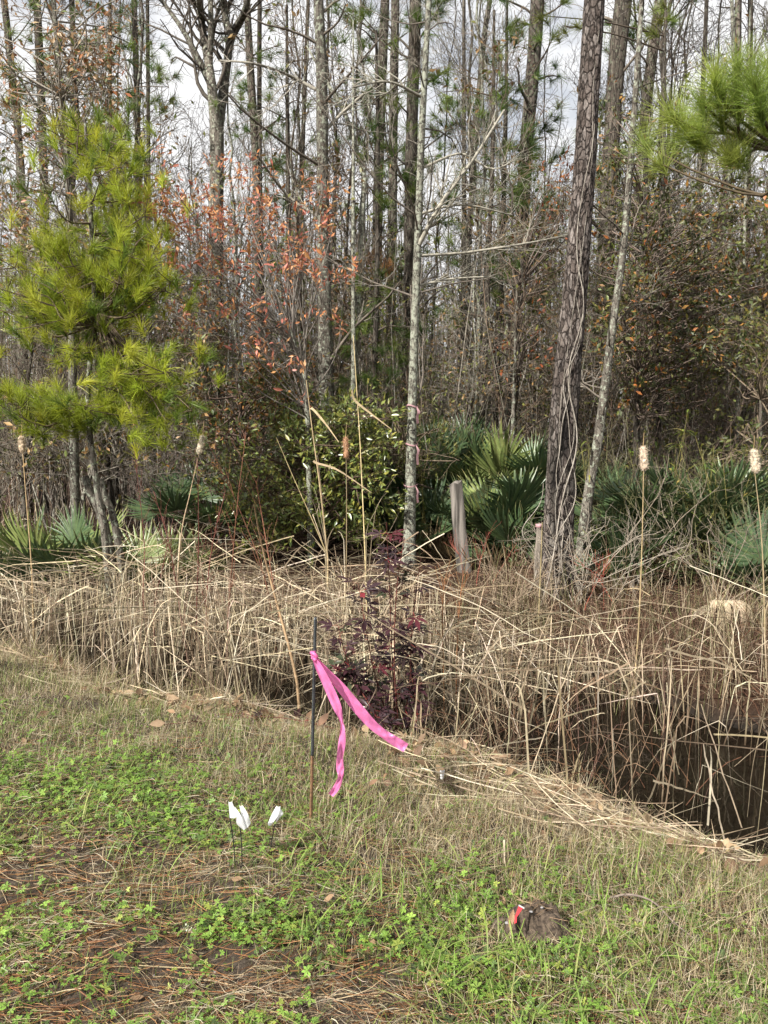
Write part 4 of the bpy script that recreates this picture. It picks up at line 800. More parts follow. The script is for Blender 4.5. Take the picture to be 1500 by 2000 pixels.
PET = pet_mesh(1.0)
from mathutils import Matrix, Euler
def palmetto(label, px, py, Yd, seed, nf, H, spread=(0.15, 1.0), mix=0.15, dead=1, scale=1.0, face=None):
    rng = np.random.default_rng(seed); b = at(px, py, Yd); b[2] = gz(b[0], b[1]) - 0.03
    root = thing('palmetto', label, 'palm', b, 'palmettos at the wood edge')
    for k in range(nf):
        az = 2.39996 * k + rng.normal(0, 0.25); tilt = rng.uniform(*spread); isdead = k >= nf - dead
        if isdead: tilt = 1.45
        L_ = H * rng.uniform(0.7, 1.1) * (1.0 if not isdead else 0.5); me = FD if isdead else (FY[rng.integers(2)] if rng.uniform() < mix else FR[rng.integers(4)])
        rot = Euler((0, 0, az)).to_matrix().to_4x4() @ Euler((-tilt, 0, 0)).to_matrix().to_4x4() @ Euler((0, 0, rng.normal(0, 0.5))).to_matrix().to_4x4()
        o = mobj('frond', me, None, root); s_ = scale * rng.uniform(0.8, 1.15)
        tipp = rot @ Vector((0, 0, L_))
        o.matrix_basis = Matrix.Translation(tipp) @ rot @ Euler((-rng.uniform(0.0, 0.5), 0, 0)).to_matrix().to_4x4() @ Matrix.Scale(s_, 4)
        p_ = mobj('petiole', PET, None, o); p_.scale = (1, 1, L_ / s_); p_.rotation_euler = (0.12, 0, 0)
palm = [
 ('tall dark palmetto clump behind the weathered post', 905, 1040, 11.2, 18, 1.35, (0.08, 0.6), 0.15, 1),
 ('large dark-fronded palmetto between the post and the lichen-barked tree', 850, 1040, 10.8, 15, 1.2, (0.1, 0.8), 0.15, 1),
 ('bright palmetto fanning out right beside the weathered post', 965, 1090, 9.4, 15, 0.72, (0.1, 0.95), 0.3, 1),
 ('dark palmetto in shade between the post and the plated pine', 1010, 1050, 10.4, 15, 1.2, (0.1, 0.7), 0.15, 1),
 ('low palmetto near the pink-topped stake', 1010, 1110, 8.9, 7, 0.4, (0.5, 1.2), 0.4, 1),
 ('palmetto hugging the lichen-barked tree', 815, 1050, 9.6, 8, 0.6, (0.2, 0.9), 0.2, 1),
 ('palmetto spreading beyond the evergreen shrub', 740, 1000, 10.8, 10, 0.8, (0.2, 1.0), 0.0, 1),
 ('palmetto fan with split leaves under the young pine', 112, 1040, 8.9, 12, 0.95, (0.1, 0.8), 0.3, 1),
 ('yellowish palmetto fan low behind the cattails', 290, 1050, 8.7, 9, 0.62, (0.2, 0.95), 0.95, 1),
 ('shaded palmetto behind the yellowish one', 380, 1040, 10.2, 9, 0.8, (0.2, 1.0), 0.0, 1),
 ('small palmetto behind the stem of the young pine', 30, 1040, 9.8, 8, 0.7, (0.2, 1.0), 0.1, 2),
 ('big blue-green palmetto at the ditch bank behind the tall cattail stalks', 1330, 1110, 8.2, 14, 0.9, (0.15, 1.1), 0.1, 1),
 ('blue-green palmetto with stiff blades near the feathery cattail', 1440, 1080, 8.4, 15, 0.95, (0.1, 1.0), 0.08, 1),
 ('palmetto half hidden by the bare bush past the plated pine', 1240, 1090, 8.8, 12, 0.75, (0.15, 1.1), 0.1, 1),
 ('dark palmetto in the shade of the dark slim trunk', 1370, 1010, 10.6, 10, 0.9, (0.2, 0.9), 0.0, 1),
 ('low palmetto sprouting on the far bank under the bare bush', 1215, 1120, 7.7, 7, 0.3, (0.3, 1.2), 0.2, 1),
 ('low palmetto on the far bank below the feathery cattail', 1490, 1130, 7.3, 8, 0.35, (0.3, 1.2), 0.1, 1),
 ('palmetto far in behind the plated pine', 1130, 1020, 11.0, 10, 0.9, (0.2, 0.9), 0.0, 1),
]
for k, a in enumerate(palm): palmetto(a[0], a[1], a[2], a[3], 530 + k, a[4], a[5], a[6], a[7], a[8])
# withered frond arching over the bank
def dead_frond():
    rng = np.random.default_rng(77); Yd = 6.3; hub = at(1392, 1184, Yd); root = thing('dead_palmetto_frond', 'withered tan palmetto frond drooping over the ditch bank', 'frond', hub)
    for k, (x0, x1, y1) in enumerate([(1402, 1402, 1262), (1412, 1420, 1282), (1424, 1438, 1276), (1434, 1454, 1280), (1442, 1468, 1256), (1394, 1382, 1266)]):
        c = catmull([at(x0 - 12, 1184, Yd + 0.06), at(x0 - 4, 1173, Yd), at((x0 + x1) / 2 + 6, 1188, Yd - 0.10), at(x1, (1190 + y1) / 2, Yd - 0.15), at(x1 - 2, y1, Yd - 0.12)], 14); w = np.interp(np.linspace(0, 1, 14), [0, 0.3, 0.8, 1], [0.02, 0.07, 0.058, 0.01])
        mb = MB(); sd_ = nrm(np.array([1, 0.5 + 0.3 * rng.normal(), 0.1])); mb.strips(c[None], w[None], sd_[None], pick(rng, [(0.60, 0.50, 0.35), (0.52, 0.42, 0.28)], 1)); mb.obj('leaf_segment', M_dry, root, hub)
    for k in range(4):
        c = catmull([at(1392, 1184, Yd), at(1375, 1186 + 3 * k, Yd), at(1352 - 2 * k, 1200 + 5 * k, Yd - 0.04), at(1340 - k, 1232 + 7 * k, Yd)], 10); w = np.interp(np.linspace(0, 1, 10), [0, 0.5, 1], [0.01, 0.05, 0.01])
        mb = MB(); mb.strips(c[None], w[None], nrm(np.array([0.6, 0.3, 0.7]))[None], pick(rng, [(0.48, 0.42, 0.30)], 1)); mb.obj('leaf_segment', M_dry, root, hub)
    c = catmull([at(1352, 1194, Yd + 0.05), at(1392, 1183, Yd + 0.05), at(1434, 1181, Yd + 0.06)], 8); mb = MB(); mb.tubes(c, np.linspace(0.008, 0.005, 8), 5, (0.42, 0.33, 0.2)); mb.obj('rachis', M_dry, root, hub)
    c = catmull([hub, at(1380, 1200, Yd + .2), at(1360, 1290, Yd + 0.5)], 8); mb = MB(); mb.tubes(c, np.linspace(0.006, 0.009, 8), 5, (0.25, 0.2, 0.12)); mb.obj('petiole', M_dry, root, hub)
dead_frond()
# cane
def cane(label, px, py, Yd, seed, stems, nl, spread_px, top):
    rng = np.random.default_rng(seed); b = at(px, py, Yd); b[2] = gz(b[0], b[1]); root = thing('cane', label, 'cane', b); mb = MB(); ml = MB(); P = []
    for k in range(stems):
        e = at(px + rng.uniform(-1, 1) * spread_px, top + rng.uniform(0, 90), Yd + rng.uniform(-0.3, 0.3)); P.append(catmull([b + rng.normal(0, 0.06, 3) * [1, 1, 0], (b + e) / 2 + rng.normal(0, 0.05, 3), e], 9))
    P = np.array(P); mb.tubes(P, np.tile(np.linspace(0.006, 0.002, 9), (stems, 1)), 4, (0.2, 0.18, 0.06)); mb.obj('stems', M_twig, root, b)
    n = nl; k = rng.integers(stems, size=n); i = rng.integers(3, 9, n); st = P[k, i]; a = rng.uniform(0, 6.28, n); d = nrm(np.stack([np.cos(a), np.sin(a), rng.uniform(-0.2, 0.9, n)], 1)); L_ = rng.uniform(0.12, 0.24, n)
    t = np.linspace(0, 1, 5); Q = st[:, None] + d[:, None] * (L_[:, None] * t)[..., None]; Q[..., 2] -= (L_[:, None] * 0.45) * t[None] ** 2
    ml.strips(Q, rng.uniform(0.016, 0.026, n)[:, None] * np.interp(t, [0, 0.25, 0.6, 1], [0.3, 1, 0.8, 0.05])[None], nrm(np.cross(d, [0, 0, 1.0]) + 0.1), pick(rng, [(0.14, 0.19, 0.035), (0.24, 0.24, 0.05), (0.09, 0.14, 0.03), (0.36, 0.28, 0.08)], n, p=[.4, .3, .2, .1])); ml.obj('leaves', M_leaf, root, b)
cane('yellow-green cane with narrow leaves behind the cattail with the woolly head', 1290, 1040, 8.8, 31, 9, 130, 65, 800)
cane('small cane with yellowish narrow leaves against the lichen-barked tree', 822, 1045, 9.7, 32, 6, 60, 28, 780)
cane('straggly green cane sprouting among the ditch-bank palmettos', 1400, 1060, 7.9, 34, 12, 150, 90, 840)
cane('thin cane clump at the foot of the plated pine', 1148, 1060, 8.4, 33, 5, 50, 28, 840)

# ------------------------------------------------------------------ vines on the plated pine
rng = np.random.default_rng(44)
VL = ['thickest pale vine climbing the plated pine', 'pale vine looping away from the plated pine near its foot', 'thin pale vine up the face of the plated pine', 'pale vine twisting round the middle of the plated pine', 'short pale vine low on the plated pine', 'thread-thin vine reaching high up the plated pine', 'pale vine crossing the plated pine trunk', 'pale root-like vine fanning onto the ground from the plated pine']
for k, lb in enumerate(VL):
    top = [4.4, 1.2, 3.4, 2.9, 1.5, 5.2, 2.4, 0.9][k]; n = 46; h = np.linspace(0.02, top, n)
    ph = np.interp(h, np.linspace(0, top, 9), rng.uniform(-2.5, -0.5, 9)) ; ph = np.convolve(np.pad(ph, 3, mode='edge'), np.ones(7) / 7, 'valid')
    zz = PINE_path[0, 2] + h; cx = np.interp(zz, PINE_path[:, 2], PINE_path[:, 0]); cy = np.interp(zz, PINE_path[:, 2], PINE_path[:, 1]); rr = np.interp(zz, PINE_path[:, 2], PINE_rad) + 0.012
    off = np.exp(-h / 0.22) * rng.uniform(0.1, 0.32) + rng.uniform(0, 0.02) + 0.02 * np.sin(h * 5 + k)
    if k == 1: off = off + 0.22 * np.exp(-((h - 0.75) / 0.2) ** 2); ph = ph * 0 - 2.9
    P = np.stack([cx + np.cos(ph) * (rr + off), cy + np.sin(ph) * (rr + off), zz], 1); P[0, 2] = gz(P[0, 0], P[0, 1]) - 0.03
    rad = np.linspace([0.008, 0.007, 0.005, 0.006, 0.005, 0.004, 0.006, 0.007][k], 0.003, n); mb = MB(); mb.tubes(P, rad, 6); tag(mb.obj('climbing_vine', M_pale, None, P[0], True), lb, 'vine').location = P[0]
# clumps of dead needles caught on the dark pine
rng = np.random.default_rng(45)
for lb, (px, py), n in (('fat hanging clump of dead brown needles on the close pines', (756, 515), 3), ('smaller clump of dead brown needles beside the fat one', (731, 492), 2), ('brown dead needle spray behind the leaning pine', (1020, 445), 3)):
    p = at(px, py, 13.2); mb = MB(); q_ = p + rng.normal(0, 0.06, (n, 3)); tufts(mb, rng, q_, np.tile([0.1, -0.3, -1.0], (n, 1)), 160, 0.26, 0.005, [(0.26, 0.13, 0.05), (0.32, 0.17, 0.07)], spread=(0, 0.75), droop=0.2); o = mb.obj('dead_needle_clump', M_needle, None, p); o.location = p; tag(o, lb, 'needles')

# ------------------------------------------------------------------ cattails
def along_p(a, w): return c0 + along * a + across * w
STRAW = [(0.43, 0.355, 0.24), (0.33, 0.265, 0.175), (0.53, 0.46, 0.34), (0.21, 0.16, 0.105), (0.10, 0.072, 0.047)]
def blade_paths(rng, n, x, y, kind):
    """dead blades: 0 upright broken stub, 1 bent over at a knee, 2 lying on the mat, 3 arching"""
    S = 11; t = np.linspace(0, 1, S); z0 = np.maximum(gz(x, y), WATER - 0.05)
    az = np.where(rng.uniform(size=n) < 0.4, rng.choice([0, math.pi], n) + rng.normal(0.0, 0.6, n), rng.uniform(0, 6.28, n)); d = np.stack([np.cos(az), np.sin(az), 0 * az], 1)
    P = np.zeros((n, S, 3)); P[:, :, 0] = x[:, None]; P[:, :, 1] = y[:, None]; P[:, :, 2] = z0[:, None] - 0.03
    hm = 0.78 + 0.5 * vnoise(x * 0.9, y * 0.9, 9)
    H = np.select([kind == 0, kind == 1, kind == 2, kind == 3], [rng.uniform(0.25, 0.85, n), rng.uniform(0.3, 0.85, n), rng.uniform(0.2, 1.0, n), rng.uniform(0.5, 1.05, n)]) * hm
    ln = rng.normal(0, 0.2, (n, 1)); L_ = rng.uniform(0.2, 1.0, n)
    k0 = np.stack([d[:, 0:1] * ln * t, d[:, 1:2] * ln * t, H[:, None] * t], -1)
    kn = rng.choice([0.3, 0.5, 0.7], n)[:, None]; tu = np.clip(t[None] / kn, 0, 1); tv = np.clip((t[None] - kn) / (1 - kn), 0, 1); drop = rng.uniform(-0.3, 1.5, n)[:, None]
    k1 = d[:, None] * (0.08 * tu + L_[:, None] * tv)[..., None]; k1[..., 2] += H[:, None] * tu - (drop * L_[:, None] * 0.6) * tv; 
    tilt = rng.normal(0, 0.42, n)[:, None]; k2 = d[:, None] * ((t - 0.5) * L_[:, None] * 1.3)[..., None]; k2[..., 2] += H[:, None] + tilt * (t - 0.5) * L_[:, None] - (rng.uniform(0, 0.25, n)[:, None] * np.clip(t - rng.uniform(0.3, 0.8, n)[:, None], 0, 1)) * L_[:, None] * 1.6
    k3 = d[:, None] * (L_[:, None] * 0.7 * t ** 1.8)[..., None]; k3[..., 2] += H[:, None] * (np.sin(t * 2.1) / 1.0)
    kk = kind[:, None, None]; P = P + np.select([kk == 0, kk == 1, kk == 2, kk == 3], [k0, k1, k2, k3])
    Pm = P.copy()
    for _ in range(1): Pm[:, 1:-1] = 0.25 * Pm[:, :-2] + 0.5 * Pm[:, 1:-1] + 0.25 * Pm[:, 2:]
    soft = (rng.uniform(size=n) < 0.35)[:, None, None]; P = np.where(soft, Pm, P) + rng.normal(0, 0.0025, P.shape); P[:, :, 2] -= (soft[:, :, 0] * (kind[:, None] != 0)) * rng.uniform(0, 0.16, n)[:, None] * t[None] ** 2.5
    P[:, :, 2] = np.maximum(P[:, :, 2], WATER - 0.06)
    side = nrm(np.cross(P[:, -1] - P[:, 0] + 1e-3, rdir(rng, n)) + 1e-3)
    side = np.where(kind[:, None] == 0, nrm(np.stack([np.ones(n), rng.normal(0, 0.6, n), np.zeros(n)], 1)), side)
    wprof = np.where(kind[:, None] == 0, np.interp(t, [0, 0.9, 1], [1, 0.8, 0.4])[None], np.interp(t, [0, 0.5, 1], [1, 0.85, 0.2])[None])
    return P, side, wprof
def ditch_xy(rng, n):
    a = rng.uniform(-9.5, 4.2, n); w = rng.uniform(0.0, 2.35, n); p = c0[None] + along[None] * a[:, None] + across[None] * w[:, None]; return p[:, 0], p[:, 1], a, w
def cattail_mat():
    rng = np.random.default_rng(51); x, y, a, w = ditch_xy(rng, 21000)
    dens = np.interp(a, [-9.5, -1.0, 0.3, 1.2, 4.2], [1.0, 1.0, 0.6, 0.27, 0.22]) * np.interp(w, [0, 0.5, 1.2, 2.3], [0.35, 0.6, 1.0, 1.0]) * (0.15 + 1.3 * (fbm(x * 1.9, y * 1.9, 40, 3) > 0.49)); keep = rng.uniform(size=len(x)) < dens * 0.46
    x, y, a, w = x[keep], y[keep], a[keep], w[keep]; n = len(x)
    kind = rng.choice(4, n, p=[0.38, 0.30, 0.27, 0.05]); P, side, wp = blade_paths(rng, n, x, y, kind)
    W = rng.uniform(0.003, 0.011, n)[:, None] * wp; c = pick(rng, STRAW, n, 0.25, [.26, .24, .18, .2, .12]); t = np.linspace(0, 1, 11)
    base = np.array([0.075, 0.05, 0.031]); z = P[..., 2]; k = np.clip((z - WATER - 0.02) / 0.26, 0, 1)[..., None]; cc = c[:, None] * k + base * (1 - k)     # brown bases, darkened to paint the shade between the stems
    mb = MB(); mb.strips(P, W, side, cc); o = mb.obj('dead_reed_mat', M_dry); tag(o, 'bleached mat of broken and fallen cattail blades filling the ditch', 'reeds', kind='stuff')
    # single blades one can pick out
    n = 230; x, y, a, w = ditch_xy(rng, n * 3); s_ = np.argsort(w + rng.normal(0, 0.35, n * 3))[:n]; x, y = x[s_], y[s_]; kind = rng.choice(4, n, p=[0.45, 0.32, 0.18, 0.05]); P, side, wp = blade_paths(rng, n, x, y, kind); W = rng.uniform(0.008, 0.0135, n)[:, None] * wp; c = pick(rng, STRAW[:4], n, 0.2)
    names = ['upright broken cattail stub', 'cattail blade snapped at a knee', 'dead cattail blade lying across others', 'arching dead cattail blade']
    marks = [('by the worn-headed cattail beside the young pine', 50, 950, 7.4), ('by the cream-headed leaning cattail', 352, 1060, 7.2), ('by the reddish-headed cattail', 676, 1120, 6.6), ('by the woolly-headed cattail', 1245, 1260, 5.6), ('by the feathery-headed cattail', 1494, 1240, 5.4), ('behind the steel rod', 600, 1350, 5.0), ('around the purple-leaved plant', 775, 1420, 4.75), ('before the plated pine', 1088, 1300, 6.2), ('by the thick brown weed stalk', 560, 1270, 5.7), ('by the weed stalk cluster', 400, 1300, 6.2), ('at the ditch edge beside the straw bank', 1100, 1500, 4.4), ('by the straight pale stalk', 1052, 1220, 6.4)]
    marks = [(m_[0], at(*m_[1:])[:2]) for m_ in marks]
    for i in range(n):
        mb = MB(); mb.strips(P[i:i + 1], W[i:i + 1], side[i:i + 1], c[i:i + 1]); o = mb.obj('dead_cattail_blade', M_dry, None, P[i, 0]); o.location = P[i, 0]; lb = names[kind[i]] + ' ' + min(marks, key=lambda q_: (q_[1][0] - x[i]) ** 2 + (q_[1][1] - y[i]) ** 2)[0]; tag(o, lb, 'reed', 'dead blades: ' + lb)
cattail_mat()
M_fluff = leafmat('seed_fluff', 0.3, 0.9, 0.3, 60.0, 0.1)
def cattail(label, path_px, Yd, head, seed, hc=(0.62, 0.5, 0.36), spike=1, w=0.0045, ragged=1.0):
    rng = np.random.default_rng(seed); P = catmull([at(x, y, Yd) for x, y in path_px], 24); zb = max(float(gz(P[0, 0], P[0, 1])), WATER) - 0.1
    if P[0, 2] > zb: P = np.vstack([[P[0, 0], P[0, 1], zb], P])
    b = P[0].copy(); root = thing('cattail', label, 'cattail', b); mb = MB(); mb.tubes(P, np.linspace(w * 1.6, w * 0.6, len(P)), 6, pick(rng, [(0.50, 0.38, 0.20), (0.55, 0.43, 0.25)], 1)[0]); mb.obj('stalk', M_dry, root, b, True)
    for k in range(int(rng.integers(2, 5))):
        f = rng.uniform(0.3, 0.75); i1 = max(3, int(f * (len(P) - 1))); off = rng.normal(0, 0.05, 2); tt = np.linspace(0, 1, i1 + 4); Q = np.array([P[min(int(u * i1), len(P) - 1)] for u in tt]); Q = np.stack([np.interp(tt, np.linspace(0, 1, len(Q)), np.convolve(np.pad(Q[:, j], 1, mode='edge'), np.ones(3) / 3, 'valid')) for j in range(3)], 1); Q[:, 0] += off[0] * 3 * tt ** 2; Q[:, 1] += off[1] * 2 * tt ** 2; kink = rng.uniform(0.6, 0.9); g_ = np.clip(tt - kink, 0, 1); Q[:, 0] += np.sign(off[0]) * g_ * rng.uniform(0.2, 0.9); Q[:, 2] -= g_ * rng.uniform(0.2, 1.2)
        ml_ = MB(); ml_.strips(Q[None], rng.uniform(0.007, 0.013) * np.interp(tt, [0, 0.6, 1], [1, 0.8, 0.15])[None], nrm(np.array([1.0, rng.normal(0, 0.6), 0.05]))[None], pick(rng, STRAW[:4], 1)); ml_.obj('leaf', M_dry, root, b)
    if head:
        (x0, y0), (x1, y1), wd = head; n = 26; C = catmull([at(x0, y0, Yd), at((x0 + x1) / 2, (y0 + y1) / 2, Yd), at(x1, y1, Yd)], n); sides = 14; t = np.linspace(0, 1, n); rr = wd * 0.72 * Yd / F / 2 * np.interp(t, [0, 0.08, 0.5, 0.92, 1], [0.25, 0.9, 1, 0.85, 0.2]); mh = MB(); mh.tubes(C, rr, sides, hc)
        v = mh.v[0]; c = np.repeat(C, sides, 0); a = np.tile(np.arange(sides), n); f = fbm(a * 0.9 + seed, np.repeat(t, sides) * 9, seed, 3); mh.v[0] = c + (v - c) * (0.55 + 0.9 * f)[:, None]; mh.c[0] = np.clip(np.array(hc)[None] * (0.55 + 0.95 * fbm(a * 1.1, np.repeat(t, sides) * 14, seed + 5, 2))[:, None] * np.where(fbm(a * .8, np.repeat(t, sides) * 7, seed + 9, 2) > 0.6, np.array([[0.6, 0.42, 0.33]]).T, 1.0).T.mean(1, keepdims=True), 0, .9)
        m = int(900 * ragged); k = rng.integers(len(v), size=m); st = mh.v[0][k] * 0.9 + c[k] * 0.1; d = nrm(nrm(v[k] - c[k]) + rng.normal(0, 0.7, (m, 3)) + np.array([0.15, 0, -0.1])); L_ = rng.uniform(0.006, 0.022, m) * np.where(rng.uniform(size=m) < 0.08, 2.0, 1.0)
        Q = st[:, None] + d[:, None] * (L_[:, None] * np.linspace(0, 1, 3))[..., None]; mh.strips(Q, np.array([[0.0016, 0.0012, 0.0005]]), nrm(np.cross(d, rdir(rng, m))), pick(rng, [hc, tuple(np.array(hc) * 1.15)], m)); mh.obj('seed_head', M_fluff, root, b, False)
        if spike: tp_ = at(x0, y0, Yd); ms = MB(); ms.tubes(catmull([at(x1, y1, Yd), at(x1 + 1, y1 - 14, Yd), at(x1 + 2, y1 - 28, Yd)], 5), np.linspace(0.0022, 0.001, 5), 5, (0.5, 0.36, 0.18)); ms.obj('spike', M_dry, root, b)
cattail('cattail with a worn pale head and pointed tip beside the young pine', [(68, 1330), (62, 1120), (50, 960), (42, 850)], 7.4, ((44, 884), (41, 852), 15), 1)
cattail('cattail leaning over with a ragged cream head beside the red-stemmed saplings', [(340, 1260), (352, 1060), (372, 960), (390, 880)], 7.2, ((388, 886), (396, 850), 14), 2, (0.68, 0.6, 0.46))
cattail('cattail with a reddish-brown worn head in front of the evergreen shrub', [(672, 1290), (676, 1120), (677, 980), (676, 885)], 6.6, ((676, 894), (675, 853), 13), 3, (0.50, 0.30, 0.18))
cattail('cattail with a thick woolly head beside the cane', [(1228, 1420), (1245, 1260), (1254, 1060), (1257, 905)], 5.6, ((1258, 918), (1256, 872), 17), 4, (0.66, 0.54, 0.42))
cattail('cattail with a feathery head blown to one side', [(1496, 1420), (1494, 1240), (1488, 1060), (1474, 920)], 5.4, ((1476, 922), (1472, 878), 16), 5, (0.66, 0.57, 0.45), ragged=1.6)
cattail('tall headless cattail stalk with its tip snapped sideways', [(716, 1180), (712, 1060), (704, 880), (697, 765), (690, 655)], 7.0, None, 6)
cattail('headless cattail stalk bent over in front of the grey sapling stem', [(640, 1090), (626, 960), (610, 840), (598, 742)], 7.0, None, 7, w=0.0055)
cattail('straight pale cattail stalk beside the pink-topped stake', [(1052, 1330), (1052, 1220), (1056, 1110), (1059, 1020)], 6.4, None, 8, w=0.006)
cattail('thin slanting cattail stalk over the evergreen shrub', [(640, 1085), (612, 1020), (572, 930), (540, 855)], 7.0, None, 9, w=0.004)
# snapped leaves hanging from two stalks
rng = np.random.default_rng(52)
for lb, pts in (('snapped pale leaf hanging stiffly from the tallest cattail stalk', [(687, 762), (693, 782), (722, 806), (764, 838)]), ('snapped leaf folded down from the bent cattail stalk', [(606, 798), (612, 800), (636, 828), (662, 864)]), ('curled leaf arching over the evergreen shrub', [(612, 900), (620, 905), (660, 918), (725, 962)])):
    c = catmull([at(x, y, 6.95) for x, y in pts], 12); mb = MB(); mb.strips(c[None], np.interp(np.linspace(0, 1, 12), [0, 0.5, 1], [0.02, 0.022, 0.005])[None], nrm(np.array([0.5, 0.3, 0.6]))[None], pick(rng, [(0.55, 0.43, 0.26)], 1)); o = mb.obj('dead_leaf_blade', M_dry, None, c[0]); o.location = c[0]; tag(o, lb, 'reed')

# ------------------------------------------------------------------ red-stemmed saplings and weed stalks
def stemmy(name, label, cat, lines, Yd, seed, c, w, twigs, tl=(0.15, 0.45)):
    rng = np.random.default_rng(seed); P = [catmull([at(x, y, Yd + 0.1 * rng.normal()) for x, y in L_], 12) for L_ in lines]
    for p in P: p[0, 2] = max(float(gz(p[0, 0], p[0, 1])), -0.6) - 0.05
    b = P[0][0].copy(); root = thing(name, label, cat, b); P = np.array(P); Rr = np.tile(np.linspace(w, w * 0.35, 12), (len(P), 1))
    for i in range(len(P)):
        mb = MB(); mb.tubes(P[i], Rr[i], 5, pick(rng, [c], 1)[0]); mb.obj('stem', M_twig, root, b)
    if twigs:
        mb = MB(); B, r = spawn(rng, P, Rr, twigs, 0.35, 1.0, *tl, 5, ang=(0.4, 0.8), up=0.3, wig=0.1, rmin=0.0018); mb.tubes(B, r, 3, np.array(c) * 1.1); setkind(mb.obj('twigs', M_twig, root, b), 'stuff')
RED = (0.14, 0.052, 0.04)
stemmy('red_stemmed_sapling', 'leafless red-stemmed sapling fanning up beside the leaning cattail', 'sapling', [[(386, 1330), (384, 1200), (388, 1050), (386, 900)], [(372, 1330), (350, 1180), (330, 1060), (300, 960)], [(392, 1330), (402, 1200), (412, 1080), (440, 960)]], 6.6, 1, RED, 0.0075, 50)
stemmy('red_stemmed_sapling', 'leafless red-stemmed sapling arching over the ditch before the evergreen shrub', 'sapling', [[(545, 1300), (520, 1140), (470, 1000), (408, 868)], [(440, 1320), (448, 1180), (462, 1000), (480, 850)], [(560, 1300), (540, 1180), (512, 1010), (500, 940)]], 6.7, 2, (0.18, 0.08, 0.05), 0.0075, 50)
stemmy('red_stemmed_sapling', 'short leafless reddish sapling by the young pine', 'sapling', [[(300, 1330), (280, 1180), (282, 1060), (262, 880)], [(310, 1330), (300, 1200), (320, 1100), (330, 1040)]], 6.8, 3, (0.15, 0.06, 0.05), 0.0055, 30)
stemmy('weed_stalk', 'thick brown dead weed stalk leaning behind the steel rod', 'stalk', [[(588, 1370), (566, 1270), (530, 1140), (508, 1050), (496, 985)]], 5.6, 4, (0.30, 0.20, 0.12), 0.013, 0)
stemmy('weed_stalk', 'dead weed stalks in a cluster standing in the dark water', 'stalk', [[(378, 1345), (365, 1280), (352, 1200), (346, 1120)], [(412, 1335), (408, 1260), (402, 1180)], [(446, 1330), (444, 1230), (450, 1120)]], 6.2, 5, (0.25, 0.16, 0.11), 0.008, 8)
stemmy('weed_stalk', 'thin orange-brown weed stalk with fine upper twigs beside the purple-leaved plant', 'stalk', [[(868, 1400), (866, 1290), (864, 1200), (868, 1130)], [(890, 1400), (892, 1290), (896, 1200), (905, 1120)]], 5.2, 6, (0.27, 0.13, 0.06), 0.005, 40, (0.1, 0.35))
stemmy('weed_stalk', 'dark thin weed stalk rising from the water below the woolly cattail', 'stalk', [[(1128, 1560), (1130, 1450), (1126, 1340), (1122, 1260)], [(1290, 1560), (1298, 1400), (1296, 1290)]], 4.6, 7, (0.10, 0.06, 0.045), 0.004, 16, (0.1, 0.35))
stemmy('red_stemmed_sapling', 'low red-twigged sapling at the foot of the weathered post', 'sapling', [[(930, 1140), (940, 1090), (955, 1040)], [(905, 1140), (900, 1090), (880, 1060)], [(960, 1140), (985, 1100), (1010, 1060)]], 7.9, 8, (0.22, 0.07, 0.05), 0.004, 40, (0.1, 0.35))
stemmy('briar', 'fine red briar stems on the bank at the foot of the plated pine', 'briar', [[(1180, 1190), (1176, 1130), (1160, 1090)], [(1200, 1180), (1160, 1120), (1120, 1100)], [(1140, 1190), (1165, 1140), (1192, 1100)]], 6.9, 9, (0.28, 0.07, 0.05), 0.003, 30, (0.1, 0.3))

# ------------------------------------------------------------------ purple-leaved plant
LOBE3 = []
def palmate(name, color, lobes):
    mb = MB(); n = 0
    for a, L_, w in lobes:
        ca, sa = math.cos(a), math.sin(a); v = np.array([(0, 0, 0), (-w * 0.6, 0.3, 0.02), (-w, 0.55, 0.03), (0, 1, -0.10), (w, 0.55, 0.03), (w * 0.6, 0.3, 0.02), (0, 0.5, -0.01)]) * L_; v[:, 1] += 0.0
        x = v[:, 0] * ca + v[:, 1] * sa; y = -v[:, 0] * sa + v[:, 1] * ca; mb.add(np.stack([x, y + 0.12, v[:, 2]], 1), [(0, 6, 1), (1, 6, 2), (2, 6, 3), (3, 6, 4), (4, 6, 5), (5, 6, 0)], color)
    mb.strips(np.array([[(0, -0.25, 0.05), (0, -0.05, 0.01), (0, 0.14, 0)]]), 0.02, np.array([[1.0, 0, 0]]), (0.25, 0.03, 0.03)); me = mb.mesh(name); me.materials.append(M_gloss); return me
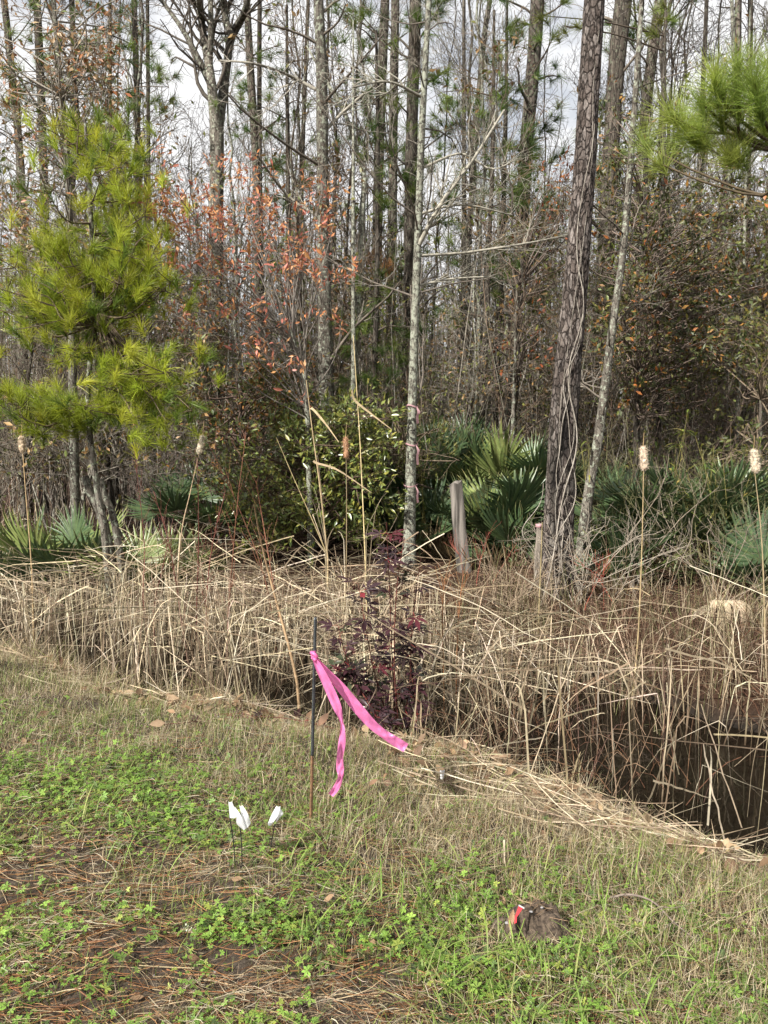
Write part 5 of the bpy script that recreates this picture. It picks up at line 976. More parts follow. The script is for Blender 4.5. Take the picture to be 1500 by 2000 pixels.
def purple_plant(name, label, stems, Yd, seed, nl, cols, pr, size=(0.07, 0.135), stemcol=(0.10, 0.03, 0.025)):
    rng = np.random.default_rng(seed); P = [catmull([at(x, y, Yd + rng.normal(0, 0.12)) for x, y in L_], 14) for L_ in stems]
    for p in P: p[0, 2] = float(gz(p[0, 0], p[0, 1])) - 0.04
    b = P[0][0].copy(); root = thing(name, label, 'plant', b)
    for p in P: mb = MB(); mb.tubes(p, np.linspace(0.005, 0.002, 14), 5, pick(rng, [stemcol], 1)[0]); mb.obj('stem', M_twig, root, b)
    five = [(0, 1, 0.13), (0.75, 0.8, 0.13), (-0.75, 0.8, 0.13), (1.6, 0.45, 0.15), (-1.6, 0.45, 0.15)]; three = [(0, 1, 0.15), (0.9, 0.7, 0.14), (-0.9, 0.7, 0.14)]; one = [(0, 1, 0.22)]
    mes = [palmate('leaf', c, (five, three, five, one)[i % 4]) for i, c in enumerate(cols)]
    P = np.array(P)
    for k in range(nl):
        i = rng.integers(len(P)); j = rng.uniform(2, 13); a = int(j); p = P[i, a] + (P[i, min(a + 1, 13)] - P[i, a]) * (j - a); az = rng.uniform(0, 6.28); d = np.array([math.cos(az), math.sin(az), rng.uniform(-0.5, 0.6)])
        o = mobj('leaf', mes[rng.choice(len(mes), p=pr)], None, root); s_ = rng.uniform(*size); orient(o, p - b + nrm(d) * s_ * 0.25, d, np.array([rng.normal(0, 0.4), rng.normal(-0.3, 0.4), 1.0]), s_)
PC = [(0.040, 0.018, 0.022), (0.052, 0.02, 0.026), (0.028, 0.017, 0.017), (0.15, 0.02, 0.028), (0.085, 0.017, 0.024), (0.045, 0.055, 0.028)]
purple_plant('purple_leaved_plant', 'dark purple lobed-leaved plant standing behind the pink ribbon', [[(775, 1440), (768, 1330), (762, 1180), (755, 1020)], [(770, 1440), (735, 1330), (715, 1230), (700, 1140)], [(782, 1440), (800, 1340), (805, 1220), (822, 1090)], [(765, 1440), (700, 1340), (672, 1270), (660, 1220)], [(780, 1440), (770, 1300), (775, 1150), (790, 1050)], [(790, 1440), (815, 1400), (800, 1300), (782, 1200)], [(760, 1440), (730, 1390), (690, 1330), (655, 1310)]], 4.75, 1, 260, PC, [.36, .26, .22, .03, .05, .08])
purple_plant('purple_leaved_plant', 'low trailing purple-leaved stem along the bank behind the steel rod', [[(720, 1440), (640, 1420), (520, 1400), (320, 1415)], [(700, 1450), (600, 1430), (480, 1395), (390, 1400)]], 4.55, 2, 46, [(0.05, 0.018, 0.02), (0.09, 0.03, 0.025), (0.04, 0.02, 0.018), (0.2, 0.02, 0.025)], [.4, .3, .2, .1], (0.04, 0.08))

# ------------------------------------------------------------------ steel rod and ribbon
M_steel = plainmat('dark_steel', (0.075, 0.08, 0.085), 0.5, 0.6, 0.3, 60, 0.2)
M_rust = plainmat('rusty_steel', (0.17, 0.095, 0.05), 0.85, 0.1, 0.4, 90, 0.3)
M_pink = plainmat('pink_tape', (0.88, 0.25, 0.54), 0.3, 0, 0.08, 30, 0.35, 0.5, 0.55)
M_palepink = plainmat('faded_pink_tape', (0.56, 0.33, 0.35), 0.6, 0, 0.15, 20, 0, 0.3)
RB = gat(607, 1612); Yr = RB[1]
def rebar():
    top = at(616, 1206, Yr); ax = nrm(top - RB); b = RB - ax * 0.12; L_ = np.linalg.norm(top - b); root = thing('steel_rod', 'ribbed steel rod driven upright into the grass, rusty near the ground', 'rod', RB)
    rk = 0.42
    for nm, a0, a1, mt in (('rusty_end', 0.0, rk, M_rust), ('bar', rk, 1.0, M_steel)):
        h = np.linspace(a0 * L_, a1 * L_, 30 if nm != 'bar' else 40); mb = MB(); mb.tubes(b + ax * h[:, None], np.full(len(h), 0.0066), 12, cap=True)
        pts = np.arange(a0 * L_ + 0.006, a1 * L_ - 0.004, 0.0085); ang = np.linspace(0, 2 * math.pi, 13); u = nrm(np.cross(ax, [0, 1.0, 0])); v = np.cross(ax, u)
        if len(pts):
            Q = b + ax * (pts[:, None, None] + 0.004 * np.sin(ang)[None, :, None]) + (u * np.cos(ang)[:, None] + v * np.sin(ang)[:, None])[None] * 0.0068; mb.tubes(Q, np.full((len(pts), 13), 0.0011), 4)
        for s_ in (-1, 1): mb.tubes((b + ax * h[:, None] + v * 0.0072 * s_), np.full(len(h), 0.0012), 4)
        mb.obj(nm, mt, root, RB, True)
rebar()
def ribbon():
    kn = at(613, 1279, Yr - 0.012); root = thing('pink_ribbon', 'bright pink plastic ribbon knotted to the steel rod, both tails blown aside', 'ribbon', kn)
    mb = MB(); n = 26; a = np.linspace(0, 4 * math.pi, n); P = at(612.5, 1279, Yr)[None] + np.stack([np.cos(a) * 0.0105, np.sin(a) * 0.0105, np.linspace(-0.012, 0.012, n)], 1); mb.strips(P[None], 0.02, np.array([[0.15, 0.1, 1.0]])); 
    mb.tubes(catmull([kn + [-0.012, 0, 0.01], kn + [0.004, -0.012, 0.006], kn + [0.012, -0.006, -0.012], kn + [0.0, -0.01, -0.02]], 10), np.linspace(0.007, 0.009, 10), 7, cap=True); mb.obj('knot', M_pink, root, kn, True)
    # px, py, depth offset, width px, width direction angle (image plane), yaw
    tails = [[(612, 1283, -.02, 10, -25, 0), (626, 1310, -.03, 20, -22, .2), (643, 1345, -.04, 24, -20, .1), (658, 1380, -.05, 23, -18, -.1), (667, 1408, -.06, 9, -5, -1.0), (669, 1424, -.06, 12, 4, .9), (668, 1450, -.06, 19, 5, .4), (664, 1478, -.05, 17, 0, -.6), (664, 1500, -.05, 20, 8, .6), (665, 1518, -.06, 14, 25, -.5), (657, 1538, -.06, 17, 40, .3), (646, 1553, -.05, 16, 35, -.2)],
             [(616, 1285, 0, 8, -50, 0), (640, 1313, .01, 16, -48, .2), (668, 1345, .02, 25, -46, .1), (700, 1385, .03, 28, -48, -.15), (728, 1416, .04, 25, -55, .15), (752, 1435, .05, 23, -60, -.3), (775, 1450, .06, 26, -62, .25), (793, 1461, .06, 25, -60, .0)]]
    for T in tails:
        T = np.array(T, float); m = 60; pt = catmull(T[:, :2], m); dy = np.interp(np.linspace(0, 1, m), np.linspace(0, 1, len(T)), T[:, 2]); w = catmull(T[:, 3:4].repeat(2, 1), m)[:, 0] * 0.74; yaw = np.interp(np.linspace(0, 1, m), np.linspace(0, 1, len(T)), T[:, 5])
        d = nrm(np.gradient(pt, axis=0)); pr = np.stack([-d[:, 1], d[:, 0]], 1)
        rows = []
        cols_ = np.linspace(-1, 1, 7)
        for i in range(m):
            row = []
            for u in cols_:
                q_ = pt[i] + pr[i] * u * w[i] / 2; dep = Yr + dy[i] + u * w[i] / F * Yr * 0.5 * yaw[i] * 1.2 + 0.004 * math.sin(u * 3 + i * 0.25) + 0.004 * math.cos(i * 0.6) * u * u + 0.022 * (float(fbm(np.array(u * 1.6 + 5), np.array(i * 0.3), 3, 3)) - 0.5); row.append(at(q_[0], q_[1], dep))
            rows.append(row)
        V = np.array(rows); idx = np.arange(m * 7).reshape(m, 7); q = np.stack([idx[:-1, :-1], idx[:-1, 1:], idx[1:, 1:], idx[1:, :-1]], -1).reshape(-1, 4); mb = MB(); mb.add(V, q); mb.obj('tail', M_pink, root, kn, True)
ribbon()
# pin flags
M_white = plainmat('white_plastic', (0.78, 0.79, 0.80), 0.45, 0, 0.04, 30, 0.1, 0.35)
M_wire = plainmat('dark_wire', (0.05, 0.05, 0.05), 0.5, 0.7)
M_ink = plainmat('black_ink', (0.02, 0.02, 0.025), 0.7)
def pin_flag(label, foot, top, outline, seed, fold, ink=None, hole=None):
    rng = np.random.default_rng(seed); b = gat(*foot); Yd = b[1]; root = thing('pin_flag', label, 'flag', b, None); tp_ = at(top[0], top[1], Yd); mb = MB(); mb.tubes(catmull([b - [0, 0, 0.06], (b + tp_) / 2 + [0.004, 0, 0], tp_], 10), np.full(10, 0.0021), 6, cap=True); mb.obj('wire', M_wire, root, b)
    for k, poly in enumerate(outline):      # a bent sheet: quad grid between two edges
        A = catmull([at(x, y, Yd - 0.012 + d) for x, y, d in poly[0]], 10); B = catmull([at(x, y, Yd - 0.012 + d) for x, y, d in poly[1]], 10); m = 7; g = np.array([A + (B - A) * u + np.array([0, -1, 0]) * 0.008 * math.sin(u * math.pi) * fold for u in np.linspace(0, 1, m)]); idx = np.arange(m * 10).reshape(m, 10); q = np.stack([idx[:-1, :-1], idx[1:, :-1], idx[1:, 1:], idx[:-1, 1:]], -1).reshape(-1, 4); mf = MB(); mf.add(g, q); fo = mf.obj('sheet', M_white, root, b, True)
        if ink and k == ink[0]:
            mi = MB()
            for L_ in ink[1]: mi.tubes(catmull([at(x, y, Yd - 0.026) for x, y in L_], 12), np.full(12, 0.0007), 4)
            mi.obj('handwriting', M_ink, fo, b)
    return root
pin_flag('white pin flag on a straight wire, its sheet drooping to a point', (461, 1712), (448, 1592), [[[(446, 1565, 0), (449, 1597, 0)], [(453, 1565, -.01), (464, 1595, -.02)]]], 1, 1.0)
pin_flag('white pin flag folded in two wings with a scribble on it', (472, 1708), (468, 1606), [[[(464, 1590, 0), (462, 1608, 0), (475, 1621, 0)], [(458, 1575, -.015), (470, 1592, -.03), (480, 1617, -.02)]], [[(467, 1571, .01), (472, 1596, 0), (478, 1620, 0)], [(474, 1573, 0), (484, 1590, -.02), (490, 1608, -.01)]]], 2, 1.2, (1, [[(473, 1590), (475, 1584), (477, 1584), (474, 1589), (478, 1587)], [(477, 1590), (480, 1587), (479, 1585)]]))
pin_flag('white pin flag on a slanting wire, sheet bent back on itself', (521, 1672), (537, 1610), [[[(540, 1574, 0), (530, 1592, 0), (523, 1609, 0)], [(548, 1574, 0), (542, 1594, -.03), (529, 1613, -.02)]], [[(548, 1576, 0), (543, 1592, -.01), (538, 1606, 0)], [(550, 1582, .01), (553, 1590, -.01), (546, 1598, 0)]]], 3, 1.0, (0, [[(535, 1590), (538, 1593), (540, 1597)], [(538, 1587), (541, 1590)]]))
pin_flag('small crumpled white tag caught in the straw at the ditch edge', (864, 1540), (863, 1515), [[[(859, 1504, 0), (860, 1521, 0)], [(869, 1503, -.01), (866, 1520, -.015)]]], 4, 1.0)

# ------------------------------------------------------------------ weathered post, survey stake, tapes
M_wood = plainmat('weathered_wood', (0.10, 0.087, 0.073), 0.9, 0, 0.5, 30, 1.0, zs=0.08, c2=(0.225, 0.20, 0.175))
M_wood2 = plainmat('grey_stake_wood', (0.20, 0.17, 0.14), 0.9, 0, 0.3, 30, 0.5, zs=0.12)
def box_post(name, label, cat, top, foot, wpx, Yd, mat, depth, slant, seed, sub=None):
    rng = np.random.default_rng(seed); T = at(*top, Yd); B = at(*foot, Yd); B[2] = gz(B[0], B[1]) - 0.15; n = 40; w = wpx * Yd / F; root = thing(name, label, cat, B)
    prof = []
    per = [(-.5, -.5), (-.18, -.54), (.2, -.5), (.5, -.46), (.53, 0), (.5, .5), (0, .5), (-.5, .5), (-.53, 0)]; m = len(per); V = []
    for i in range(n):
        u = i / (n - 1); c = B + (T - B) * u
        for j, (a, b_) in enumerate(per):
            k = 1 + 0.06 * (vnoise(np.array(j * 3.1), np.array(u * 7 + seed)) - 0.5) * 2; taper = 1.06 - 0.1 * u; z = c[2] + (slant * a * w + 0.02 * math.sin(j * 2.3)) * (u > 0.999)
            V.append([c[0] + a * w * k * taper + 0.004 * math.sin(u * 9), c[1] + b_ * depth * k * taper, z])
    idx = np.arange(n * m).reshape(n, m); q = np.stack([idx[:-1], np.roll(idx, -1, 1)[:-1], np.roll(idx, -1, 1)[1:], idx[1:]], -1).reshape(-1, 4); mb = MB(); mb.add(V, q); mb.add(np.array(V)[-m:], [list(range(m))]); mb.obj('shaft', mat, root, B)
    for k in range(3):    # drying cracks standing as raised splinter edges
        u0 = rng.uniform(0.1, 0.5); x = rng.uniform(-0.3, 0.3) * w; hh = np.linspace(u0, u0 + rng.uniform(0.25, 0.45), 8); P = np.array([B + (T - B) * h_ + [x + 0.004 * math.sin(h_ * 20), -depth * 0.56, 0] for h_ in hh]); ms = MB(); ms.strips(P[None], 0.006, np.array([[1.0, -0.4, 0]])); ms.obj('splinter', mat, root, B)
    return root, T, B, w
box_post('wooden_post', 'weathered grey wooden post with a slanted top at the wood edge', 'post', (889, 943), (909, 1125), 25, 8.5, M_wood, 0.11, 0.35, 3)
r_, T_, B_, w_ = box_post('survey_stake', 'narrow grey survey stake with a pink painted top by the plated pine', 'stake', (1053, 1024), (1047, 1150), 11, 7.6, M_wood2, 0.03, 0.0, 5)
mb = MB(); mb.tubes(np.array([T_ + [0, 0, -0.035], T_ + [0, 0, 0.004]]), np.array([0.036, 0.036]), 4, cap=True); mb.obj('pink_top', M_palepink, r_, B_)
lt_path, lt_rad = TP[0][1], TP[0][2]
for k, (py, lb, tl) in enumerate([(793, 'faded pink tape tied highest on the lichen-barked tree', 34), (868, 'faded pink tape tied midway on the lichen-barked tree', 40), (948, 'thin faded pink tape tied lowest on the lichen-barked tree', 34)]):
    zc = at(805, py, 8.7)[2]; cx = np.interp(zc, lt_path[:, 2], lt_path[:, 0]); cy = np.interp(zc, lt_path[:, 2], lt_path[:, 1]); rr = np.interp(zc, lt_path[:, 2], lt_rad) * 1.16 + 0.006; root = thing('pink_tape', lb, 'tape', (cx, cy, zc)); b = np.array([cx, cy, zc])
    a = np.linspace(0, 2 * math.pi, 30); P = b + np.stack([np.cos(a) * rr, np.sin(a) * rr, 0.012 * np.sin(a * 2 + k)], 1); mb = MB(); mb.strips(P[None], 0.016 if k < 2 else 0.011, np.array([[0, 0, 1.0]])); mb.obj('band', M_palepink, root, b)
    x0 = 814 - k; c = catmull([at(x0, py + 2, 8.6), at(x0 + 4, py + 12, 8.58), at(x0 + 1 + k, py + tl * 0.6, 8.58), at(x0 + 2 + k, py + tl, 8.6)], 12); mb = MB(); mb.strips(c[None], np.interp(np.linspace(0, 1, 12), [0, 0.3, 1], [0.012, 0.04 - 0.008 * k, 0.03])[None], nrm(np.array([0.8, 0.5, 0.1]))[None]); mb.obj('tail', M_palepink, root, b)

# ------------------------------------------------------------------ soil clod, scraps, stones, sticks
M_clod = plainmat('dark_soil', (0.045, 0.031, 0.021), 0.95, 0, 0.5, 80, 1.0, c2=(0.10, 0.074, 0.052))
M_stone = plainmat('grey_pebble', (0.24, 0.23, 0.23), 0.7, 0, 0.3, 30, 0.3)
M_red = plainmat('red_plastic', (0.55, 0.04, 0.05), 0.5, 0, 0.06, 20)
def clod():
    b = gat(1050, 1825); root = thing('soil_clod', 'dug-up lump of dark earth with pebbles in the weeds', 'soil', b); nu, nv = 44, 26; V = []
    for i in range(nv):
        for j in range(nu):
            a = j / nu * 2 * math.pi; u = i / (nv - 1); e = math.sqrt(u)
            f = float(fbm(np.array(math.cos(a) * u * 4 + 7), np.array(math.sin(a) * u * 4 + 3), 6, 5)) - 0.5; g_ = float(fbm(np.array(math.cos(a) * 2 + 3), np.array(math.sin(a) * 2 + 5), 8, 3)) - 0.5
            r = 0.135 * u * (1 + 0.8 * g_); h = 0.10 * (1 - u ** 2.0) * (1 + 0.8 * f) - 0.03 * u + 0.08 * f * u + 0.02 * math.sin(a * 2 + 1) * u * (1 - u); V.append([r * math.cos(a) * 1.08, r * math.sin(a) * 0.9, h])
    idx = np.arange(nu * nv).reshape(nv, nu); q = np.stack([idx[:-1], idx[1:], np.roll(idx, -1, 1)[1:], np.roll(idx, -1, 1)[:-1]], -1).reshape(-1, 4); mb = MB(); mb.add(V, q); mb.obj('lump', M_clod, root, smooth=True)
    rng = np.random.default_rng(4); V = np.array(V)
    for k in range(8): p = V[rng.integers(60, len(V) - 250)]; o = mobj('pebble', PEB[k % 3], None, root); o.location = p; s_ = rng.uniform(0.004, 0.009); o.scale = (s_, s_, s_ * 0.8)
    m = 110; st = V[rng.integers(40, len(V), m)]; d = rdir(rng, m); d[:, 2] = abs(d[:, 2]) * 0.4; Q = st[:, None] + d[:, None] * (rng.uniform(0.03, 0.09, m)[:, None] * np.linspace(0, 1, 3))[..., None]; mr = MB(); mr.strips(Q, 0.0016, nrm(np.cross(d, rdir(rng, m))), pick(rng, [(0.3, 0.22, 0.13), (0.2, 0.13, 0.08)], m)); setkind(mr.obj('rootlets', M_dry, root), 'stuff')
    p = at(1010, 1785, b[1] - 0.05)
    mf = MB(); A = [at(1013, 1769, b[1] - .085), at(1005, 1792, b[1] - .105), at(1004, 1804, b[1] - .11)]; B = [at(1021, 1774, b[1] - .085), at(1009, 1792, b[1] - .105), at(1009, 1802, b[1] - .11)]; mf.strips(np.array([(np.array(A) + np.array(B)) / 2]), np.linalg.norm(np.array(B) - np.array(A), axis=1)[None], nrm(np.array(B) - np.array(A))[None].mean(1) if False else nrm(np.array(B) - np.array(A))[None]); o = mf.obj('red_scrap', M_red, None, A[1]); o.location = A[1]; tag(o, 'torn scrap of red plastic flag stuck in the dark earth lump', 'scrap')
    we = MB(); we.strips(np.array([[at(1013, 1768, b[1] - .088), at(1024, 1774, b[1] - .088)]]), 0.004, np.array([[0.3, 0.2, 1.0]])); we.obj('white_edge', M_white, o, A[1])
    lf = mobj('fallen_leaf', leaf_mesh('fallen_leaf', (0.33, 0.21, 0.12), M_dry, 0.35, 0.2)); A0 = at(994, 1812, b[1] - .08); orient(lf, A0, at(1003, 1780, b[1] - .06) - A0, (0, -1, .6), 0.055); tag(lf, 'tan curled leaf beside the red plastic scrap', 'leaf')
PEB = []
for k in range(3):
    rg = np.random.default_rng(k); mb = MB(); n, m = 9, 6; V = []
    for i in range(m + 1):
        for j in range(n):
            th = math.pi * i / m; ph = 2 * math.pi * j / n; r = 1 + rg.normal(0, 0.10); V.append([r * math.sin(th) * math.cos(ph), r * math.sin(th) * math.sin(ph) * 0.8, r * math.cos(th) * 0.65])
    idx = np.arange((m + 1) * n).reshape(m + 1, n); mb.add(V, np.stack([idx[:-1], idx[1:], np.roll(idx, -1, 1)[1:], np.roll(idx, -1, 1)[:-1]], -1).reshape(-1, 4)); me = mb.mesh('pebble', smooth=True); me.materials.append(M_stone); PEB.append(me)
clod()
rng = np.random.default_rng(46)
for px, py in [(278, 1832), (314, 1834), (258, 1857), (240, 1850), (18, 1692), (70, 1690), (110, 1690), (104, 1712), (60, 1712), (130, 1840), (420, 1900), (505, 1950), (300, 1910), (620, 1980), (560, 1965), (100, 1900), (190, 1770), (440, 1930), (690, 1960), (30, 1740)]:
    p = gat(px, py); o = mobj('pebble', PEB[rng.integers(3)]); s_ = rng.uniform(0.004, 0.009); o.scale = (s_,) * 3; o.location = p + [0, 0, s_ * 0.4]; o.rotation_euler = tuple(rng.uniform(0, 6, 3)); tag(o, 'small grey pebble lying on the bare soil', 'pebble', 'pebbles on the bare soil')
b = gat(372, 1822); root = thing('lichen_scrap', 'fallen crust of pale greenish-white lichen on the soil', 'lichen', b); M_lich = plainmat('pale_lichen', (0.55, 0.56, 0.44), 0.9, 0, 0.2, 80, 0.5)
mb = MB()
for k in range(60):
    u = rng.uniform(-1, 1); p = np.array([u * 0.024 + rng.normal(0, 0.003), -u * 0.012 + rng.normal(0, 0.007), 0.008 + rng.normal(0, 0.004)]); r = rng.uniform(0.002, 0.004); mb.tubes(p + np.array([[0, 0, -r], [0, 0, -r * .5], [0, 0, r * .5], [0, 0, r]]), np.array([0.3, 1, 1, 0.3]) * r, 6, cap=True)
mb.obj('crust', M_lich, root)
def stick(label, pts, rad, c, dz=0.02, twig=4, seed=0):
    rng = np.random.default_rng(seed); P = catmull([gat(x, y) + [0, 0, z + dz] for x, y, z in pts], 20); mb = MB(); mb.tubes(P, np.linspace(rad, rad * 0.5, 20), 7, c, True)
    if twig: B, r = spawn(rng, P[None], np.full((1, 20), rad), twig, 0.1, 0.95, 0.05, 0.15, 4, up=0.1); mb.tubes(B, r, 4, c)
    o = mb.obj('fallen_stick', M_twig, None, P[0], True); o.location = P[0]; tag(o, label, 'stick')
stick('bare grey stick lying on the grass by the earth lump', [(1190, 1775, .02), (1230, 1785, .05), (1275, 1800, .05), (1320, 1840, .04), (1395, 1880, .01)], 0.0045, (0.15, 0.12, 0.10), twig=6)
stick('short pale stick standing askew behind the earth lump', [(984, 1700, .10), (985, 1712, .03)], 0.0045, (0.42, 0.35, 0.25), twig=0, seed=1)
stick('pale dead stem lying in the weeds near the lower edge', [(700, 1880, .02), (1180, 1985, .03)], 0.002, (0.5, 0.42, 0.28), twig=0, seed=2) if False else None

# ------------------------------------------------------------------ ground cover
def patch_bare(x, y):
    """1 where soil lies bare"""
    b_ = np.zeros_like(x)
    for (px, py), (rx, ry), k in [((60, 1740), (0.26, 0.20), 1.0), ((250, 1850), (0.32, 0.14), 0.9), ((420, 1900), (0.30, 0.13), 1.0), ((620, 1975), (0.30, 0.16), 1.0), ((130, 1950), (0.50, 0.24), 0.9), ((150, 1800), (0.30, 0.12), 0.7), ((1050, 1830), (0.13, 0.09), 1.0)]:
        c = gat(px, py); b_ = np.maximum(b_, k * np.clip(1.5 - np.hypot((x - c[0]) / rx, (y - c[1]) / ry), 0, 1))
    return np.clip(b_ * (0.55 + 0.9 * fbm(x * 9, y * 9, 71, 3)), 0, 1)
def scatter(rng, n, y0=1.5, y1=6.5):
    y = y0 + (y1 - y0) * rng.uniform(0, 1, n) ** 1.35; x = rng.uniform(-0.62, 0.62, n) * (y + 0.35); return x, y
def grass():
    rng = np.random.default_rng(31); n = 210000; x, y = scatter(rng, n); s = sdist(x, y); bare = patch_bare(x, y); nz_ = fbm(x * 2.5, y * 2.5, 55, 3); nf = fbm(x * 12, y * 12, 56, 2)
    dens = np.interp(s, [-0.25, 0.05, 0.5, 1.3, 1.8, 3.0], [0.15, 0.75, 1.0, 0.85, 0.34, 0.26]) * (0.35 + 1.0 * nf) * (1 - 0.9 * bare); k = (rng.uniform(size=n) < dens) & (s > -0.3); x, y, s, nz_ = x[k], y[k], s[k], nz_[k]; n = len(x)
    dry = np.clip(np.interp(s, [-0.3, 0.4, 1.0, 1.6, 2.4], [0.93, 0.82, 0.68, 0.46, 0.4]) + (nz_ - 0.5) * 1.0, 0, 1); isd = rng.uniform(size=n) < dry
    h = rng.uniform(0.03, 0.10, n) * np.interp(s, [0, 1.0, 2], [1.35, 1.1, 0.75]); az = rng.uniform(0, 6.28, n); lean = rng.uniform(0.15, 1.3, n) * np.where(isd, 1.15, 0.85)
    S = 3; t = np.linspace(0, 1, S); z0 = gz(x, y); P = np.zeros((n, S, 3)); r_ = (h * lean)[:, None] * t ** 1.5
    P[..., 0] = x[:, None] + np.cos(az)[:, None] * r_; P[..., 1] = y[:, None] + np.sin(az)[:, None] * r_; P[..., 2] = z0[:, None] - 0.004 + h[:, None] * (t - np.clip(lean - 0.5, 0, 1)[:, None] * 0.55 * t ** 2.2)
    side = nrm(np.stack([-np.sin(az), np.cos(az), rng.normal(0, 0.3, n)], 1)); w = rng.uniform(0.0013, 0.0030, n)[:, None] * np.array([0.9, 0.9, 0.15])[None]
    cd_ = pick(rng, [(0.38, 0.315, 0.20), (0.29, 0.225, 0.13), (0.46, 0.40, 0.28), (0.19, 0.13, 0.075)], n, 0.15); cg = pick(rng, [(0.15, 0.215, 0.045), (0.19, 0.235, 0.055), (0.22, 0.24, 0.08), (0.10, 0.16, 0.033)], n, 0.15)
    c = np.where(isd[:, None], cd_, cg); mb = MB(); mb.strips(P, w, side, c); o = mb.obj('roadside_grass', M_grass); tag(o, 'short mixed green and straw-coloured grass on the road shoulder', 'grass', kind='stuff')
    # long green blades in the weeds
    n = 2600; x, y = scatter(rng, n, 1.6, 3.6); s = sdist(x, y); k = (s > 0.9) & (fbm(x * 3, y * 3, 91, 2) > 0.45) & (patch_bare(x, y) < 0.4); x, y = x[k], y[k]; n = len(x); h = rng.uniform(0.07, 0.2, n); az = rng.uniform(0, 6.28, n); lean = rng.uniform(0.4, 1.4, n); S = 6; t = np.linspace(0, 1, S); P = np.zeros((n, S, 3)); r_ = (h * lean)[:, None] * t ** 1.3
    P[..., 0] = x[:, None] + np.cos(az)[:, None] * r_; P[..., 1] = y[:, None] + np.sin(az)[:, None] * r_; P[..., 2] = gz(x, y)[:, None] + h[:, None] * (t - 0.5 * t ** 2.4); mb = MB(); mb.strips(P, rng.uniform(0.0025, 0.0048, n)[:, None] * np.array([0.8, 1, 1, 0.85, 0.6, 0.1])[None], nrm(np.stack([-np.sin(az), np.cos(az), rng.normal(0, 0.2, n)], 1)), pick(rng, [(0.15, 0.23, 0.045), (0.19, 0.26, 0.06), (0.24, 0.26, 0.09)], n)); o = mb.obj('long_grass', M_grass); tag(o, 'longer fresh green grass blades rising among the low weeds', 'grass', kind='stuff')
grass()
# low lobed weed leaves
def weed_template():
    V = [(0, 0, 0)]; Fc = []
    for k in range(5):
        a = -1.9 + k * 0.95; n = len(V)
        for da, r, z in ((-0.36, 0.66, 0.03), (0, 1.0, -0.01), (0.36, 0.66, 0.03)): V.append((r * math.sin(a + da) * 0.5, r * math.cos(a + da) * 0.5, z))
        Fc += [(0, n, n + 1), (0, n + 1, n + 2)]
    return V, Fc
def weeds():
    rng = np.random.default_rng(32); n = 120000; x, y = scatter(rng, n, 1.5, 4.9); s = sdist(x, y); bare = patch_bare(x, y); cl = fbm(x * 2.3, y * 2.3, 66, 3); fine = fbm(x * 10, y * 10, 67, 2)
    dens = np.interp(s, [0.7, 1.25, 1.75, 3.2], [0.02, 0.28, 0.8, 0.9]) * np.clip((cl - 0.27) * 4.5, 0, 1) * np.clip((fine - 0.2) * 3, 0, 1) * (1 - bare); k = rng.uniform(size=n) < dens; x, y = x[k], y[k]; n = len(x); L_ = rng.uniform(0.012, 0.028, n) * np.where(rng.uniform(size=n) < 0.25, 1.7, 1.0); z = gz(x, y) + rng.uniform(0.008, 0.05, n)
    az = rng.uniform(0, 6.28, n); up = np.stack([rng.normal(0, 0.35, n), rng.normal(-0.1, 0.35, n), np.ones(n)], 1); d = np.stack([np.cos(az), np.sin(az), rng.normal(0, 0.25, n)], 1); c = pick(rng, [(0.165, 0.28, 0.045), (0.205, 0.33, 0.055), (0.125, 0.21, 0.04), (0.28, 0.34, 0.065), (0.095, 0.15, 0.045)], n, 0.16, [.33, .27, .2, .1, .1]); mb = MB(); mb.leaves(np.stack([x, y, z], 1), d, up, L_, L_, *weed_template(), c)
    st = np.stack([x, y, gz(x, y) - 0.002], 1); e = np.stack([x, y, z], 1); P = np.stack([st + rng.normal(0, 0.006, (n, 3)) * [1, 1, 0], (st + e) / 2, e], 1); mb.strips(P, 0.0014, nrm(np.stack([np.ones(n), rng.normal(0, 1, n), 0 * x], 1)), (0.13, 0.16, 0.05)); o = mb.obj('low_weeds', M_leaf); tag(o, 'low green weeds with small lobed leaves carpeting the shoulder', 'weeds', kind='stuff')
weeds()
def broad_weeds():
    rng = np.random.default_rng(35); nr = 900; x, y = scatter(rng, nr, 1.5, 4.4); s = sdist(x, y); k = (s > 0.9) & (fbm(x * 3, y * 3, 15, 2) > 0.45) & (patch_bare(x, y) < 0.6); x, y = x[k], y[k]; nr = len(x); per = 8; i = np.repeat(np.arange(nr), per); n = nr * per; az = np.tile(np.arange(per) * 0.785, nr) + rng.normal(0, 0.3, n); d = np.stack([np.cos(az), np.sin(az), rng.uniform(0.1, 0.9, n)], 1); sz = np.repeat(rng.uniform(0.5, 1.3, nr), per); L_ = rng.uniform(0.02, 0.055, n) * sz
    mb = MB(); mb.leaves(np.stack([x[i], y[i], gz(x[i], y[i]) + 0.004], 1), d, np.tile([[0, 0, 1.0]], (n, 1)) + rng.normal(0, 0.2, (n, 3)), L_, L_ * np.repeat(rng.uniform(0.2, 0.5, nr), per), *LEAF6, np.repeat(pick(rng, [(0.10, 0.16, 0.04), (0.16, 0.22, 0.05), (0.08, 0.11, 0.045), (0.17, 0.12, 0.06)], nr), per, 0)); o = mb.obj('rosette_weeds', M_leaf); tag(o, 'scattered rosette weeds with plain oval leaves in the turf', 'weeds', kind='stuff')
broad_weeds()
